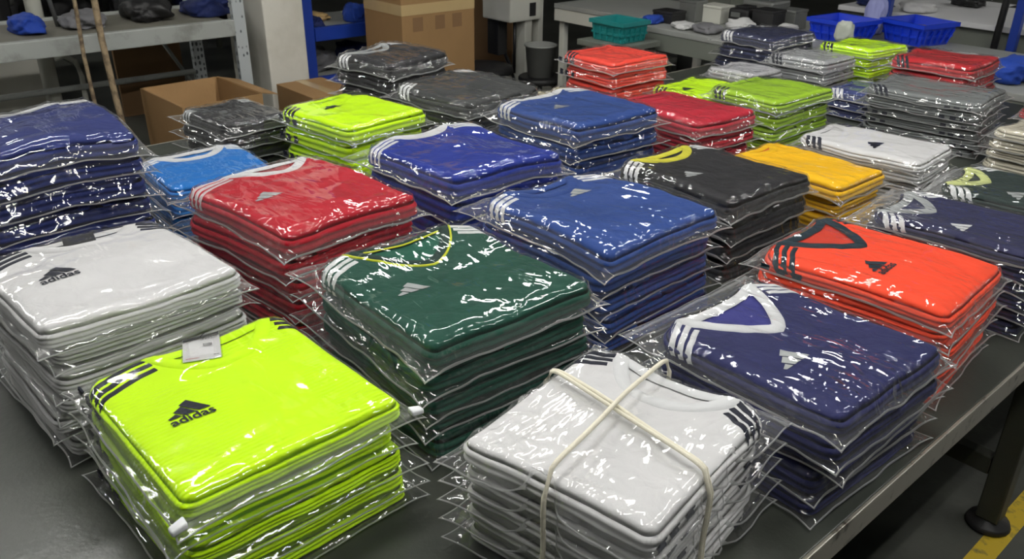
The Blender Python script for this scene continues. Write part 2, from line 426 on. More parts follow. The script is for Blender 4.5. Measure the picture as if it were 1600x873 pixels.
def build_bag(j, L, W, t, sx, res, film_m, st, plc, parent, seed, wr=1.0, pinch=None, zip_end=-1, slider=False, lifts=(), lift_flap=True):
    """closed polythene envelope around a jersey: upper and lower sheet welded together in flat flaps"""
    nx, ny = res
    def ax(n, half):
        a = np.linspace(-1, 1, n); a = np.sign(a)*(1-(1-np.abs(a))**1.5); a *= half
        e = half
        return np.unique(np.r_[-e, -e+.0019, a[2:-2], e-.0019, e]) 
    xs = ax(nx, L/2); ys = ax(ny, W/2); nx, ny = len(xs), len(ys)
    X, Y = np.meshgrid(xs, ys, indexing='ij')
    # irregular outline, pointed ears at the corners
    fx = X/(L/2); fy = Y/(W/2)
    edgex = np.clip((np.abs(fx)-.86)/.14, 0, 1); edgey = np.clip((np.abs(fy)-.86)/.14, 0, 1)
    dX = np.sign(X)*edgex*(fbm(Y*16, Y*0+np.sign(X), seed+11, 2)*.0045 + .005*np.clip((np.abs(fy)-.8)/.2, 0, 1)**2)
    dY = np.sign(Y)*edgey*(fbm(X*16, X*0+np.sign(Y)+5, seed+12, 2)*.0045 + .005*np.clip((np.abs(fx)-.8)/.2, 0, 1)**2)
    if pinch:
        for (axis, pos, amt) in pinch:
            g = np.exp(-((Y-pos)/.020)**2) if axis == 'x' else np.exp(-((X-pos)/.020)**2)
            if axis == 'x': dX = dX - np.sign(X)*edgex*g*amt
            else: dY = dY - np.sign(Y)*edgey*g*amt
    X = X+dX; Y = Y+dY
    # x in jersey coordinates
    xj = X-sx
    e = j.e(xj, Y)
    xc = np.clip(xj, -j.L/2+.002, j.L/2-.002); yc = np.clip(Y, -j.W/2+.002, j.W/2-.002)
    T = j.top(xc, yc, recess=False)
    for (lx_, ly_, rx_, ry_, up_) in lifts:
        q_ = np.maximum(np.abs(xj-lx_)/rx_, np.abs(Y-ly_)/ry_); T = T + up_*np.clip((1.45-q_)/.45, 0, 1)**.7
    d = np.clip(-e, 0, None)
    seam = t*.17 + fbm(X*20, Y*20, seed+20, 2)*t*.13
    wq = .0115+.006*vn(X*18, Y*18, seed+21)
    de = np.clip(np.minimum(L/2-np.abs(X-dX), W/2-np.abs(Y-dY)), 0, None)
    tent = de/(de+d+1e-6)                   # the sheet slants down from the fold to the weld
    fall = np.exp(-(d/(wq*1.7))**1.6)*tent**1.15
    lim = t-.0016
    # wrinkles: taut over the middle, puckered toward the flaps
    rim = np.exp(-((e-.004)/.02)**2)
    rad = np.arctan2(Y/(W/2), X/(L/2))
    wk = (crease(X, Y, seed+30, .35, 20, 6)*.0022 + crease(X, Y, seed+31, 1.9, 22, 6)*.0020)*(.35+.9*rim)
    wk = wk + rim*np.abs(fbm(rad*9, rad*0+e*20, seed+33, 3))*.0055
    top = seam+(T+.0029-seam)*fall + wk*wr*np.clip(.25+fall, 0, 1)*(t/.034)
    top = np.where(d > 0, top+ (1-fall)*.0006, top)
    top = np.minimum(top, lim)
    bot = seam-(seam-.0006)*np.exp(-(d/(wq*.9))**1.3)*np.minimum(1, tent*1.6)
    bot = np.minimum(bot, top-.0004)
    bd = np.zeros_like(X, bool); bd[0, :] = bd[-1, :] = True; bd[:, 0] = bd[:, -1] = True
    mid = np.clip(seam, .0008, lim); top = np.where(bd, mid, top); top = np.clip(top, .0010, None)
    bot = np.clip(bot, .0004, None)
    VT = np.stack([X, Y, top], 2).reshape(-1, 3); VB = np.stack([X, Y, bot], 2).reshape(-1, 3)
    idx = np.arange(nx*ny).reshape(nx, ny); inner = ~bd
    remap = np.full(nx*ny, -1); remap[idx[bd]] = idx[bd]
    bi = idx[inner]; remap[bi] = nx*ny+np.arange(len(bi))
    V = np.concatenate([VT, VB[bi]])
    ft = grid_faces(nx, ny); fb = remap[grid_faces(nx, ny, flip=True)]
    F = np.concatenate([ft, fb])
    fi, fj = np.meshgrid(np.arange(nx-1), np.arange(ny-1), indexing='ij')
    fi, fj = fi.ravel(), fj.ravel()
    sm = ((fi == 0) | (fi == nx-2) | (fj == 0) | (fj == ny-2)).astype(int)
    cxm = (xs[fi]+xs[fi+1])/2
    z = ((np.abs(cxm-zip_end*(L/2-.011)) < .0035)).astype(int)*2 if zip_end else 0
    fm = np.maximum(sm, z) if zip_end else sm
    em = e[fi, fj]; fm = np.where((fm == 0) & (em < -.004), 3, fm)
    fm = np.concatenate([fm, np.where(fm == 3, 0, fm)])
    o = mk('plastic_bag', plc(V), F, [film_m, SEAM, ZIPM, FLAP if lift_flap else FLAP_LOW], parent, fm)
    if slider:
        ex = zip_end*(L/2-.009)
        for sy in (-1, 1):
            b = np.array([[ax_, ay_, az_] for ax_ in (ex-.006, ex+.006) for ay_ in (sy*(W/2-.004)-.009, sy*(W/2-.004)+.009) for az_ in (t*.30, t*.30+.008)])
            f = np.array([[0, 1, 3, 2], [4, 6, 7, 5], [0, 4, 5, 1], [2, 3, 7, 6], [0, 2, 6, 4], [1, 5, 7, 3]])
            s_ = mk('zip_slider', plc(b), f, SLIDER, o, smooth=False)
            md = s_.modifiers.new('b', 'BEVEL'); md.width = .002; md.segments = 2
            s_['label'] = 'milky white end stop of the zip strip'
    return o

ORD = ['topmost', 'second from top', 'third from top', 'fourth from top', 'fifth from top', 'sixth from top', 'seventh from top', 'eighth from top', 'ninth from top', 'tenth from top']

def pile(where, colour, col, x, y, z, L, W, ang, n, trim=None, collar=None, inside=None, vee=False, logo=None, text=False, logo_at=(0.0, -.24),
         fm=None, side=None, hang=None, wr=1.0, film_wr=1.0, knit=False, marg=(.030, .013, .015), neck=True, neckw=.082, depth=.075, big=False, stripes=True, fab_wr=1.0,
         pinch=None, slider=False, jit=1.0, lifts=(), ncy=0.0, base=0.0, zip_end=-1, folds=2, detail=1, piping=None, side2=None, kind='jersey', tape=None):
    fm = fm or FILM
    cm = cloth(colour+' jersey fabric', col, knit=knit)
    im = cloth(colour+' jersey inside', inside, .7) if inside else cm
    seed0 = abs(hash((round(x*1000), round(y*1000)))) % 9973
    st = Stack(L, W, seed0)
    rnd = random.Random(seed0)
    ts = [1+rnd.uniform(-.12, .12) for _ in range(n)]; s_ = sum(ts); ts = [t*z/s_ for t in ts]
    zb = 0.0; root_l = []
    for k in range(n):
        top = k == n-1; t = ts[k]; seed = seed0+k*131
        jx, jy, ja = (0, 0, 0) if top else (rnd.uniform(-.008, .008)*jit, rnd.uniform(-.008, .008)*jit, R(rnd.uniform(-2.2, 2.2))*jit)
        Lk, Wk = (L, W) if top else (L*rnd.uniform(.96, 1.0), W*rnd.uniform(.97, 1.0))
        mc, mh, ms = marg
        if not top: mc *= rnd.uniform(.6, 1.0)
        Ls = Lk-mc-mh; Ws = Wk-2*ms; sx = (mc-mh)/2
        h = t-.0060
        j = Jersey(Ls, Ws, h, seed, wn=min(neckw, Ws*.31), depth=depth, vee=vee, neck=neck and top, folds=folds, wr=fab_wr*(1 if top else .3), cy=ncy if top else 0)
        plc = lambda V, a=jx, b=jy, c=ja, d=zb: place(np.asarray(V, float), st, a, b, c, d)
        def plj(V, off=sx, f=plc):
            V = np.array(V, float); V[:, 0] += off; return f(V)
        c_, sn_ = math.cos(R(ang)), math.sin(R(ang))
        lbl = f"bagged {colour} {kind}, {ORD[n-1-k]} {where}"
        # the pile's frame is shared: the base point of each bag stands on its underside
        root = thing('bagged_jersey', lbl, kind, (x, y, TZ+.0012+base+zb*.97), R(ang), f"{colour} {kind}s {where}")
        res = ((74, 62) if big else (52, 44)) if top else ((30, 26) if not big else (40, 34))
        V, F4, tri = j.mesh(*res)
        body_faces = [tuple(f) for f in F4.tolist()]+tri
        fmi = np.zeros(len(body_faces), int)
        if top and neck and inside:
            cxy = V[F4[:(res[0]-1)*(res[1]-1)]].mean(1)
            m_ = (np.abs(cxy[:, 1]-j.cy) < j.wn) & (cxy[:, 0] < j.front(cxy[:, 1]))
            fmi[:len(m_)] = m_
        body = mk('folded_jersey', plj(V), body_faces, [cm, im], root, fmi)
        zt = lambda a, b, j=j: j.top(a, b, recess=False)
        if top:
            tm = trim or WHITE; km = collar or cm
            if neck:
                yy = np.linspace(-j.wn, j.wn, 45)+j.cy
                fr = np.stack([j.front(yy), yy], 1)
                bw = .019 if not piping else .014
                V1, F1 = ribbon_mesh(fr, (-bw, .003), zt, .0020)
                yb = np.linspace(-j.wn*1.02, j.wn*1.02, 30)+j.cy
                bk = np.stack([j.x0(yb)+.004, yb], 1)
                V2, F2 = ribbon_mesh(bk, (-bw*.85, .003), lambda a, b: zt(np.maximum(a, j.x0(b)+.006), b)-.002, .0016)
                V = np.concatenate([V1, V2]); F = np.concatenate([F1, F2+len(V1)])
                co = mk('collar', plj(V), F, km, body)
                if collar: co['label'] = 'ribbed collar in a contrasting colour'
                if piping:
                    V, F = ribbon_mesh(fr, (-bw-.0035, -bw+.0005), zt, .0022); q = mk('piping', plj(V), F, piping, co)
                    bk2 = bk.copy(); bk2[:, 0] += bw*.8
                    V, F = ribbon_mesh(bk2[3:-3], (-.0015, .0015), lambda a, b: zt(a, b)-.001, .0012); mk('piping', plj(V), F, piping, co)
                if tape:
                    V, F = ribbon_mesh(bk[2:-2]+[.012, 0], (-.003, .003), lambda a, b: zt(a, b)-.0042, .0012); mk('neck_tape', plj(V), F, tape, body)
            if stripes:
                for sg in (-1, 1):
                    for k3 in range(3):
                        off = .010+k3*.0155
                        ys = np.linspace(j.wn+.010-k3*.001+sg*j.cy, Ws/2-.001, 26)
                        px = j.x0(sg*np.minimum(ys, Ws/2-.022))+off + .016*np.clip((ys-(Ws/2-.05))/.05, 0, 1)**2
                        path = np.stack([px, sg*ys], 1)
                        if sg < 0: pass
                        V, F = ribbon_mesh(path, (-.0050, .0050), zt, .0009)
                        # carry the stripe over the fold and down the side
                        n5 = 5; last = V[-n5:].copy(); add = []
                        for q, (oy, zz) in enumerate(((.0022, .86), (.0050, .66), (.0052, .42), (.0030, .22))):
                            r_ = last.copy(); r_[:, 1] = sg*(Ws/2+oy); r_[:, 2] = last[:, 2]*zz; r_[:, 0] += .003*(q+1); add.append(r_)
                        V = np.concatenate([V]+add); F = grid_faces(len(V)//n5, n5)
                        if sg < 0: F = F[:, ::-1]
                        mk('stripe', plj(V), F, tm, body)
            if logo:
                PV, PF = logo_polys(); PV = [(a, b) for a, b in PV]
                if text:
                    TV, TF = text_mesh('adidas'); o = len(PV)
                    PV += [(a*1.06-.02, b*1.06-.30) for a, b in TV]; PF += [tuple(i+o for i in f) for f in TF]
                sz = .052 if text else .056
                lx = Ls*logo_at[0]; ly = Ws*logo_at[1]
                P = np.array(PV); P[:, 0] -= .5; P[:, 1] -= .2
                ux = -P[:, 1]*sz+lx; uy = P[:, 0]*sz+ly
                Vz = zt(ux, uy)+.0012
                lo = mk('logo', plj(np.stack([ux, uy, Vz], 1)), PF, logo, body, smooth=False)
        for spec in ([side] if side and (top or rnd.random() < .75) else []) + ([side2] if side2 and not top and rnd.random() < .8 else []):
            # dark sleeve stripes showing on the folded edge
            edge, pos, smat = spec
            for k3 in range(3):
                f = np.linspace(.10, .86, 9); n9 = []
                c0 = pos + (k3-1)*.030 + rnd.uniform(-.003, .003)
                for q in f:
                    for w_ in (-.0085, .0085):
                        o_ = j.sideoff(1-q)+.0018
                        if edge in ('-y', '+y'):
                            sg = -1 if edge == '-y' else 1; n9.append((c0+w_, sg*(Ws/2+o_), q*h*.62+.001))
                        else:
                            n9.append((Ls/2+o_+.001, c0+w_, q*h*.62+.001))
                mk('stripe', plj(np.array(n9)), grid_faces(9, 2), smat, body)
        if top and hang:
            hang(j, plj, root, zt)
        pk = pinch
        build_bag(j, Lk, Wk, t, sx, ((84, 72) if big else (60, 50)) if top else ((44, 38) if big else (34, 30)), fm, st, plc, root, seed+5, wr=film_wr, pinch=pk, zip_end=zip_end if top else 0, slider=slider and top, lifts=lifts if top else (), lift_flap=top)
        zb += t
    return st

# ---------------------------------------------------------------- the piles of jerseys
C_LIME = s2l(202, 248, 0); C_RED = s2l(172, 22, 40); C_ROYAL = s2l(18, 42, 132); C_BLUE = s2l(36, 66, 130)
C_GREEN = s2l(16, 68, 54); C_NAVY = s2l(30, 34, 80); C_ORANGE = s2l(242, 76, 44); C_BLACK = s2l(34, 34, 37)
C_WHITE = (.63, .63, .635); C_GREY = s2l(120, 122, 122); C_YEL = s2l(240, 186, 16); C_CORAL = s2l(228, 66, 50)
C_CRIM = s2l(176, 34, 52); C_OLIVE = s2l(150, 190, 34); C_SKY = s2l(24, 108, 184); C_DBLUE = s2l(34, 46, 104)
DARKGREEN_RIB = cloth('dark green rib', s2l(20, 48, 42), .6)
YPIPE = cloth('yellow piping', s2l(205, 215, 50), .5)
DKTEAL_RIB = cloth('dark teal rib', s2l(22, 44, 54), .6)
GOLDRIB = cloth('gold rib', s2l(205, 200, 60), .6)
REDW = cloth('white red print', (.62, .55, .56), .5)
LIMERIB = cloth('lime rib', C_LIME, .6)
YELRIB = cloth('yellow rib', s2l(240, 190, 20), .6)
TAG_W = plain('white card', (.72, .72, .73), .5, var=.02); TAG_B = plain('black card', (.012, .012, .014), .4)
TAGINK = plain('print ink', (.03, .03, .04), .5); TAGRED = plain('faded red ink', (.4, .1, .1), .5)

def card(name, j, plj, root, zt, cx, cy, w, l, rot, mats, z0, label, ink=False):
    """a hang tag lying on the chest; long side l toward the hem"""
    c, s_ = math.cos(rot), math.sin(rot)
    def P(u, v, dz):   # u along the hem direction, v across
        x = cx+u*c-v*s_; y = cy+u*s_+v*c
        return (x, y, float(zt(np.array([x]), np.array([y]))[0])*.0+z0+dz)
    V, F, fm = [], [], []
    def slab(u0, u1, v0, v1, a, b, m):
        o = len(V)
        for dz in (a, b): V.extend([P(u0, v0, dz), P(u1, v0, dz), P(u1, v1, dz), P(u0, v1, dz)])
        for f in ((3, 2, 1, 0), (4, 5, 6, 7), (0, 1, 5, 4), (1, 2, 6, 5), (2, 3, 7, 6), (3, 0, 4, 7)): F.append(tuple(i+o for i in f)); fm.append(m)
    slab(-l/2, l/2, -w/2, w/2, 0, .0006, 0)
    if ink:
        slab(-l/2+.0005, -l/2+.012, -w/2+.0005, w/2-.0005, .0006, .0008, 1)
        rnd = random.Random(3)
        def line(u, v0, v1, hgt, m=1):
            v = v0
            while v < v1:
                q = rnd.uniform(.0012, .0042); slab(u, u+hgt, v, min(v1, v+q), .0006, .0008, m); v += q+.0009
        line(-l/2+.0155, -w*.02, w*.44, .0012); line(-l/2+.0188, -w*.18, w*.44, .0012); line(-l/2+.0221, .0, w*.40, .0010)
        v = w*.05
        while v < w*.28:
            q = rnd.choice((.0004, .0007, .0011)); slab(-l/2+.034, -l/2+.040, v, v+q, .0006, .0008, 1); v += q+.0006
        line(l/2-.010, w*.30, w*.44, .0012); line(l/2-.007, -w*.42, -w*.08, .0014, 2)
    o = mk(name, plj(np.array(V)), F, mats, root, fm, smooth=False); o['label'] = label
    return o

def lime_tag(j, plj, root, zt):
    z0 = float(zt(np.array([-.120]), np.array([.011]))[0])+.0036
    t = card('hang_tag', j, plj, root, zt, -.132, .011, .050, .076, R(-22), [TAG_W, TAG_B, TAGRED], z0, 'white printed hang tag with a black header', True)
    c, s_ = math.cos(R(-22)), math.sin(R(-22))
    V, F = [], []
    for dz in (.0012, .0017):
        for u, v in ((-.040, -.027), (.040, -.027), (.040, .027), (-.040, .027)): V.append((-.132+u*c-v*s_, .011+u*s_+v*c, z0+dz))
    F = [(3, 2, 1, 0), (4, 5, 6, 7), (0, 1, 5, 4), (1, 2, 6, 5), (2, 3, 7, 6), (3, 0, 4, 7)]
    mk('tag_sleeve', plj(np.array(V)), F, FILM_SOFT, t, smooth=False)
    p = np.array([[-.160, .022, z0+.001], [-.170, .030, z0+.0015], [-.176, .034, z0-.001]])
    m = MB().tube([tuple(q) for q in plj(p)], .0007, 6); m.build('tag_string', TAG_B, t)
def white_tag(j, plj, root, zt):
    t = card('hang_tag', j, plj, root, zt, -.120, .008, .048, .050, R(-14), [TAG_B, TAG_B], float(zt(np.array([-.120]), np.array([.008]))[0])+.0018, 'plain black hang tag')

pile('in the pile with the white hang tag', 'lime yellow', C_LIME, -.927, .347, .17, .362, .318, .9, 5, trim=BLACKP, collar=LIMERIB, logo=BLACKP, text=True,
     fm=FILM_SOFT, side=('-y', -.125, BLACKP), hang=lime_tag, knit=True, lifts=((-.132, .011, .046, .040, .0062),), marg=(.016, .022, .018), big=True, film_wr=.25, fab_wr=.8, slider=True, zip_end=1, folds=3, tape=BLACKP, depth=.072, neckw=.080, ncy=.030)
pile('in the tall pile with the black hang tag', 'white', C_WHITE, -1.316, .317, .22, .345, .315, 3.4, 6, trim=BLACKP, collar=None, logo=BLACKP, text=True,
     fm=FILM_SOFT, hang=white_tag, lifts=((-.120, .008, .030, .030, .0032),), marg=(.016, .018, .014), big=True, film_wr=.4, folds=3, tape=BLACKP, zip_end=1, neckw=.078, depth=.062, ncy=.018)
TIED = pile('of the cord-bound pile at the table edge', 'white', C_WHITE, -.549, .664, .166, .338, .300, -80, 5, trim=BLACKP, collar=WHITE, marg=(.022, .022, .020), big=True,
     film_wr=1.0, side=('+y', .105, BLACKP), side2=('+y', -.115, BLACKP), folds=2, fab_wr=1.3, jit=.2, base=.0115,
     pinch=[('y', -.03, .021), ('y', .034, .021), ('x', .0, .021), ('x', -.022, .021)])
pile('in the pile between lime and royal blue', 'forest green', C_GREEN, -.990, .725, .205, .404, .340, -2.1, 5, trim=WHITE, collar=DARKGREEN_RIB, inside=s2l(22, 84, 66), vee=True,
     logo=GREYP, fm=FILM, marg=(.050, .016, .020), big=True, piping=YPIPE, depth=.102, ncy=.006, neckw=.092, zip_end=-1)
pile('in the pile beside the cord-bound whites', 'navy blue', C_NAVY, -.548, 1.024, .170, .372, .312, -.9, 5, trim=WHITE, collar=WHITE, inside=s2l(50, 52, 120), vee=True,
     logo=GREYP, fm=FILM_CRUMPLED, marg=(.048, .014, .016), big=True, depth=.115, neckw=.082, film_wr=1.5, logo_at=(.10, -.22))
pile('in the pile with the dark V collar', 'orange', C_ORANGE, -.586, 1.365, .180, .365, .285, 4.6, 6, trim=DKTEAL_RIB, collar=DKTEAL_RIB, inside=s2l(200, 60, 40), vee=True,
     logo=DKTEAL_RIB, text=True, fm=FILM, marg=(.020, .014, .012), big=True, depth=.115, neckw=.078, ncy=.022, side=('-y', -.11, DKTEAL_RIB), side2=('-y', .10, DKTEAL_RIB), logo_at=(.04, -.18))
pile('in the pile behind the green ones', 'mid blue', C_BLUE, -1.037, 1.112, .210, .398, .345, .4, 5, trim=WHITE, collar=cloth('mid blue rib', C_BLUE), logo=GREYP, fm=FILM, marg=(.045, .016, .020), big=True, logo_at=(-.24, .10), film_wr=1.2, depth=.06)
pile('in the pile behind the white ones', 'red', C_RED, -1.436, .712, .220, .399, .320, 5.4, 5, trim=REDW, collar=WHITE, inside=s2l(150, 20, 36), vee=True, logo=GREYP, fm=FILM, marg=(.020, .016, .016), big=True, depth=.078, neckw=.085, ncy=.035)
pile('in the tall pile under the grey shelving', 'dark blue', C_DBLUE, -1.925, .382, .300, .430, .345, -.8, 7, trim=WHITE, collar=WHITE, fm=FILM, marg=(.070, .020, .024), zip_end=-1, depth=.04)
pile('in the low pile between dark blue and red', 'sky blue', C_SKY, -1.955, .735, .130, .33, .27, -4, 4, trim=WHITE, collar=WHITE, fm=FILM, marg=(.05, .016, .014))
pile('in the pile behind the red ones', 'royal blue', C_ROYAL, -1.456, 1.111, .220, .414, .334, -.5, 4, trim=WHITE, collar=WHITE, fm=FILM, marg=(.052, .018, .020), big=True, depth=.04, neckw=.07, film_wr=1.1)
pile('in the small pile beside the open carton', 'black', C_BLACK, -2.285, .962, .150, .30, .228, 4, 4, trim=GREYP, collar=None, fm=FILM_FAR)
pile('in the pile behind the royal blue ones', 'lime yellow', C_LIME, -1.978, 1.165, .190, .340, .290, 8.0, 4, trim=BLACKP, collar=LIMERIB, logo=BLACKP, fm=FILM_SOFT, side=('-y', -.10, BLACKP), marg=(.014, .022, .016), film_wr=.3, logo_at=(-.16, -.12))
pile('in the pile with the gold collar', 'charcoal black', C_BLACK, -1.056, 1.508, .190, .360, .310, -1.5, 4, trim=WHITE, collar=GOLDRIB, logo=GREYP, fm=FILM, marg=(.024, .014, .012), big=True, depth=.055, neckw=.085)
pile('in the thick-folded pile behind mid blue', 'steel blue', C_BLUE, -1.583, 1.600, .210, .384, .355, -1.0, 4, trim=WHITE, collar=WHITE, logo=GREYP, fm=FILM, marg=(.040, .018, .026), logo_at=(-.04, -.14), film_wr=1.2, depth=.035)
pile('in the pile in front of the big carton', 'jet black', C_BLACK, -2.370, 1.550, .225, .300, .290, 12, 5, trim=WHITE, collar=GREYP, fm=FILM_FAR, marg=(.02, .016, .014), film_wr=1.4)
pile('in the pile behind the second lime pile', 'dark grey', s2l(52, 54, 54), -2.000, 1.560, .190, .360, .330, 8, 4, trim=WHITE, fm=FILM_FAR, collar=None, film_wr=1.2)
pile('in the low pile before the coral ones', 'cream', s2l(205, 195, 160), -2.000, 1.985, .100, .22, .17, 5, 3, trim=WHITE, fm=FILM_FAR, collar=None, stripes=False)
pile('in the pile behind the crimson ones', 'olive lime', C_OLIVE, -1.455, 2.352, .165, .290, .330, -2.5, 4, trim=BLACKP, fm=FILM_FAR, side=None, marg=(.012, .014, .014))
pile('in the pile between steel blue and olive', 'crimson', C_CRIM, -1.486, 1.950, .170, .368, .280, -4.1, 4, trim=cloth('dark red rib', s2l(70, 16, 26)), fm=FILM, marg=(.02, .016, .014), stripes=False, film_wr=1.3)
pile('in the pile before the teal bin', 'coral red', C_CORAL, -2.045, 2.274, .190, .300, .290, -3.6, 4, trim=BLACKP, fm=FILM_FAR, side=('-y', -.10, BLACKP), marg=(.012, .016, .012), folds=3)
pile('in the low pile beside the coral ones', 'neon lime', C_LIME, -1.765, 2.400, .105, .245, .290, 0, 3, trim=BLACKP, logo=BLACKP, fm=FILM_FAR, marg=(.012, .012, .012))
pile('in the low pile behind neon lime', 'silver grey', (.42, .42, .44), -1.775, 2.675, .130, .235, .210, 0, 3, trim=BLACKP, fm=FILM_FAR, stripes=False, marg=(.012, .012, .012))
pile('in the farthest pile by the long bench', 'ink navy', s2l(28, 34, 66), -1.958, 3.075, .190, .300, .340, 0, 4, trim=WHITE, fm=FILM_FAR, marg=(.02, .016, .016), film_wr=1.4)
pile('in the pile before the ink navy ones', 'mid grey', (.36, .37, .38), -1.665, 2.935, .165, .270, .255, 0, 4, trim=BLACKP, fm=FILM_FAR, marg=(.014, .014, .012), film_wr=1.3)
pile('in the low pile between olive and grey', 'slate blue', s2l(48, 60, 112), -1.400, 2.860, .100, .200, .250, 0, 3, trim=WHITE, fm=FILM_FAR, marg=(.014, .014, .012), film_wr=1.6)
pile('in the pile before the blue crates', 'bright lime', C_LIME, -1.617, 3.225, .175, .265, .280, -4, 5, trim=BLACKP, logo=BLACKP, fm=FILM_FAR, marg=(.012, .014, .012), logo_at=(-.1, -.1))
pile('in the pile before the second blue crate', 'dark red', s2l(188, 34, 42), -1.280, 3.185, .185, .315, .335, 5, 4, trim=BLACKP, fm=FILM_FAR, side=None, marg=(.012, .016, .014), film_wr=1.3)
pile('in the many-layered pile near the blue crates', 'ash grey', s2l(118, 122, 122), -1.109, 2.747, .170, .379, .300, 7.0, 6, trim=BLACKP, fm=FILM_CRUMPLED, side=('-y', .11, BLACKP), side2=('-y', -.13, BLACKP), marg=(.014, .018, .014), film_wr=1.5, folds=2)
pile('in the pile behind the yellow ones', 'off-white', C_WHITE, -.947, 2.040, .170, .345, .225, 3.3, 6, trim=BLACKP, collar=None, logo=BLACKP, text=False, fm=FILM_SOFT, marg=(.014, .016, .012), logo_at=(.06, -.15), film_wr=.6, tape=BLACKP)
pile('in the pile beside the charcoal ones', 'golden yellow', C_YEL, -.991, 1.795, .155, .335, .222, -1.0, 4, trim=BLACKP, collar=YELRIB, inside=s2l(235, 120, 60), fm=FILM_SOFT, marg=(.012, .014, .010), stripes=False, neckw=.075, depth=.05, film_wr=.7)
pile('in the pile behind the orange ones', 'midnight blue', s2l(36, 38, 72), -.576, 1.695, .170, .376, .245, 4.8, 6, trim=WHITE, collar=GREYP, inside=s2l(60, 62, 90), vee=True, logo=WHITE, fm=FILM_CRUMPLED, marg=(.045, .014, .012), depth=.075, neckw=.075, film_wr=1.6)
pile('in the pile with the pale lime collar', 'bottle green', s2l(36, 50, 48), -.580, 1.995, .160, .340, .240, 6, 5, trim=WHITE, collar=CREAM, inside=s2l(60, 66, 60), vee=True, logo=GREYP, fm=FILM_CRUMPLED, marg=(.035, .014, .012), depth=.06, neckw=.075)
pile('in the pile near the far table end', 'pale beige', s2l(196, 190, 172), -.690, 2.590, .150, .300, .240, -4, 5, trim=BLACKP, fm=FILM_FAR, marg=(.012, .014, .012), stripes=False)
pile('in the pile behind the pale beige ones', 'deep red', s2l(168, 30, 40), -.740, 2.900, .150, .300, .240, 2, 4, trim=WHITE, fm=FILM_FAR, marg=(.012, .014, .012), stripes=False)

# ---------------------------------------------------------------- rubber cords round the tied pile
CORD = plain('cream rubber cord', s2l(222, 217, 198), .6, var=.04, bump=.2, bscale=200)
def cord(name, label, a0, a1, axis, zl, strands):
    """a0,a1: where it crosses the two opposite sides (local pile coordinates)"""
    L2, W2, zt_ = .338/2-.0210, .300/2-.0185, .178
    an = R(-80); c, s_ = math.cos(an), math.sin(an)
    t = None
    pts = []
    h = (W2 if axis == 'y' else L2)
    def loc(u, w, z):   # u = along the loop axis, w = across
        x, y = (w, u) if axis == 'y' else (u, w)
        return Vector((x*c-y*s_-.549, x*s_+y*c+.664, TZ+z))
    prof = []
    for i in range(31):
        u = -1+2*i/30
        w0 = a0+(a1-a0)*((u+1)/2)
        lx_, ly_ = (w0, u*(h-.004)) if axis == 'y' else (u*(h-.004), w0)
        z = .0127+.1655*float(TIED.S(np.array([lx_]), np.array([ly_]))[0]) + .0040 + zl - .003*abs(u)**9
        prof.append((u*(h-.004), z))
    side = []
    for i in range(14):
        f = (i+1)/15; z = (zt_-.012)*(1-f)+.012*f
        side.append((h+(.0070 if axis == 'y' else .0095)+.001*math.sin(f*9), z))
    path = prof + side + [(h+.0060, .0030 if axis == 'y' else .0092)] + [(-h-.0060, .0030 if axis == 'y' else .0092)] + [(-u, z) for u, z in side[::-1]]
    out = []
    m = MB()
    for k in range(strands):
        P = []
        for (u, z) in path:
            w = a0+(a1-a0)*((u+h)/(2*h)) + (k-(strands-1)/2)*.0052 + .0012*math.sin(u*25+k*2)
            P.append(loc(u, w, z))
        m.tube(P, .0026 if strands > 1 else .0031, 8, closed=True, flat=1.0)
    o = m.build(name, CORD)
    return tag(o, label, 'rubber cord', 'cream rubber cords')
cord('rubber_cord', 'cream double rubber cord running over the bound whites towards the table edge', -.03, .034, 'y', .0016, 2)
cord('rubber_cord', 'cream rubber cord crossing on top of the other over the bound whites', -.022, .0, 'x', .0078, 1)

# ---------------------------------------------------------------- materials of the hall
M_FLOOR = plain('worn painted concrete', s2l(80, 82, 76), .42, var=.2, scale=2.2, bump=.15, bscale=30, col2=s2l(56, 58, 54), lo=.35, hi=.7)
M_TOP = plain('grey-green laminate table top', s2l(50, 54, 49), .3, var=.15, scale=3, bump=.05, bscale=90, col2=s2l(66, 68, 62), lo=.4, hi=.75)
M_EDGE = plain('worn steel lip', s2l(182, 178, 166), .32, .6, col2=s2l(70, 62, 54), scale=30, lo=.58, hi=.72)
M_LEG = plain('dark olive steel', s2l(66, 68, 60), .45, .3)
M_RACK = plain('grey rack paint', s2l(158, 162, 158), .45, col2=s2l(120, 122, 116), scale=8, lo=.5, hi=.75)
M_BOARD = plain('dusty shelf board', s2l(112, 110, 100), .7, var=.3, scale=10)
M_WHITEP = plain('white partition paint', s2l(214, 212, 202), .6, col2=s2l(190, 188, 176), scale=3, lo=.5, hi=.8)
M_BLUEP = plain('blue rack paint', s2l(28, 58, 150), .4, var=.1)
M_CARD = plain('brown cardboard', s2l(150, 117, 76), .8, var=.1, scale=5, bump=.1, bscale=40)
M_CARDD = plain('dark brown cardboard', s2l(126, 96, 64), .8, var=.12, scale=5)
M_TAPE = plain('clear packing tape', s2l(190, 165, 120), .18, var=.1)
M_BLUEC = plain('blue crate plastic', s2l(26, 62, 205), .35, var=.06)
M_TEAL = plain('teal plastic', s2l(30, 130, 130), .45, var=.08)
M_WHITEM = plain('off-white machine enamel', s2l(206, 206, 196), .35, var=.05)
M_DARK = plain('black rubber', (.012, .012, .013), .5)
M_GREYM = plain('grey machine metal', s2l(120, 122, 120), .4, .4)
M_BENCH = plain('grey bench laminate', s2l(150, 152, 148), .5, var=.1)
M_BENCHE = plain('grey-green bench steel', s2l(112, 116, 108), .45, var=.1)
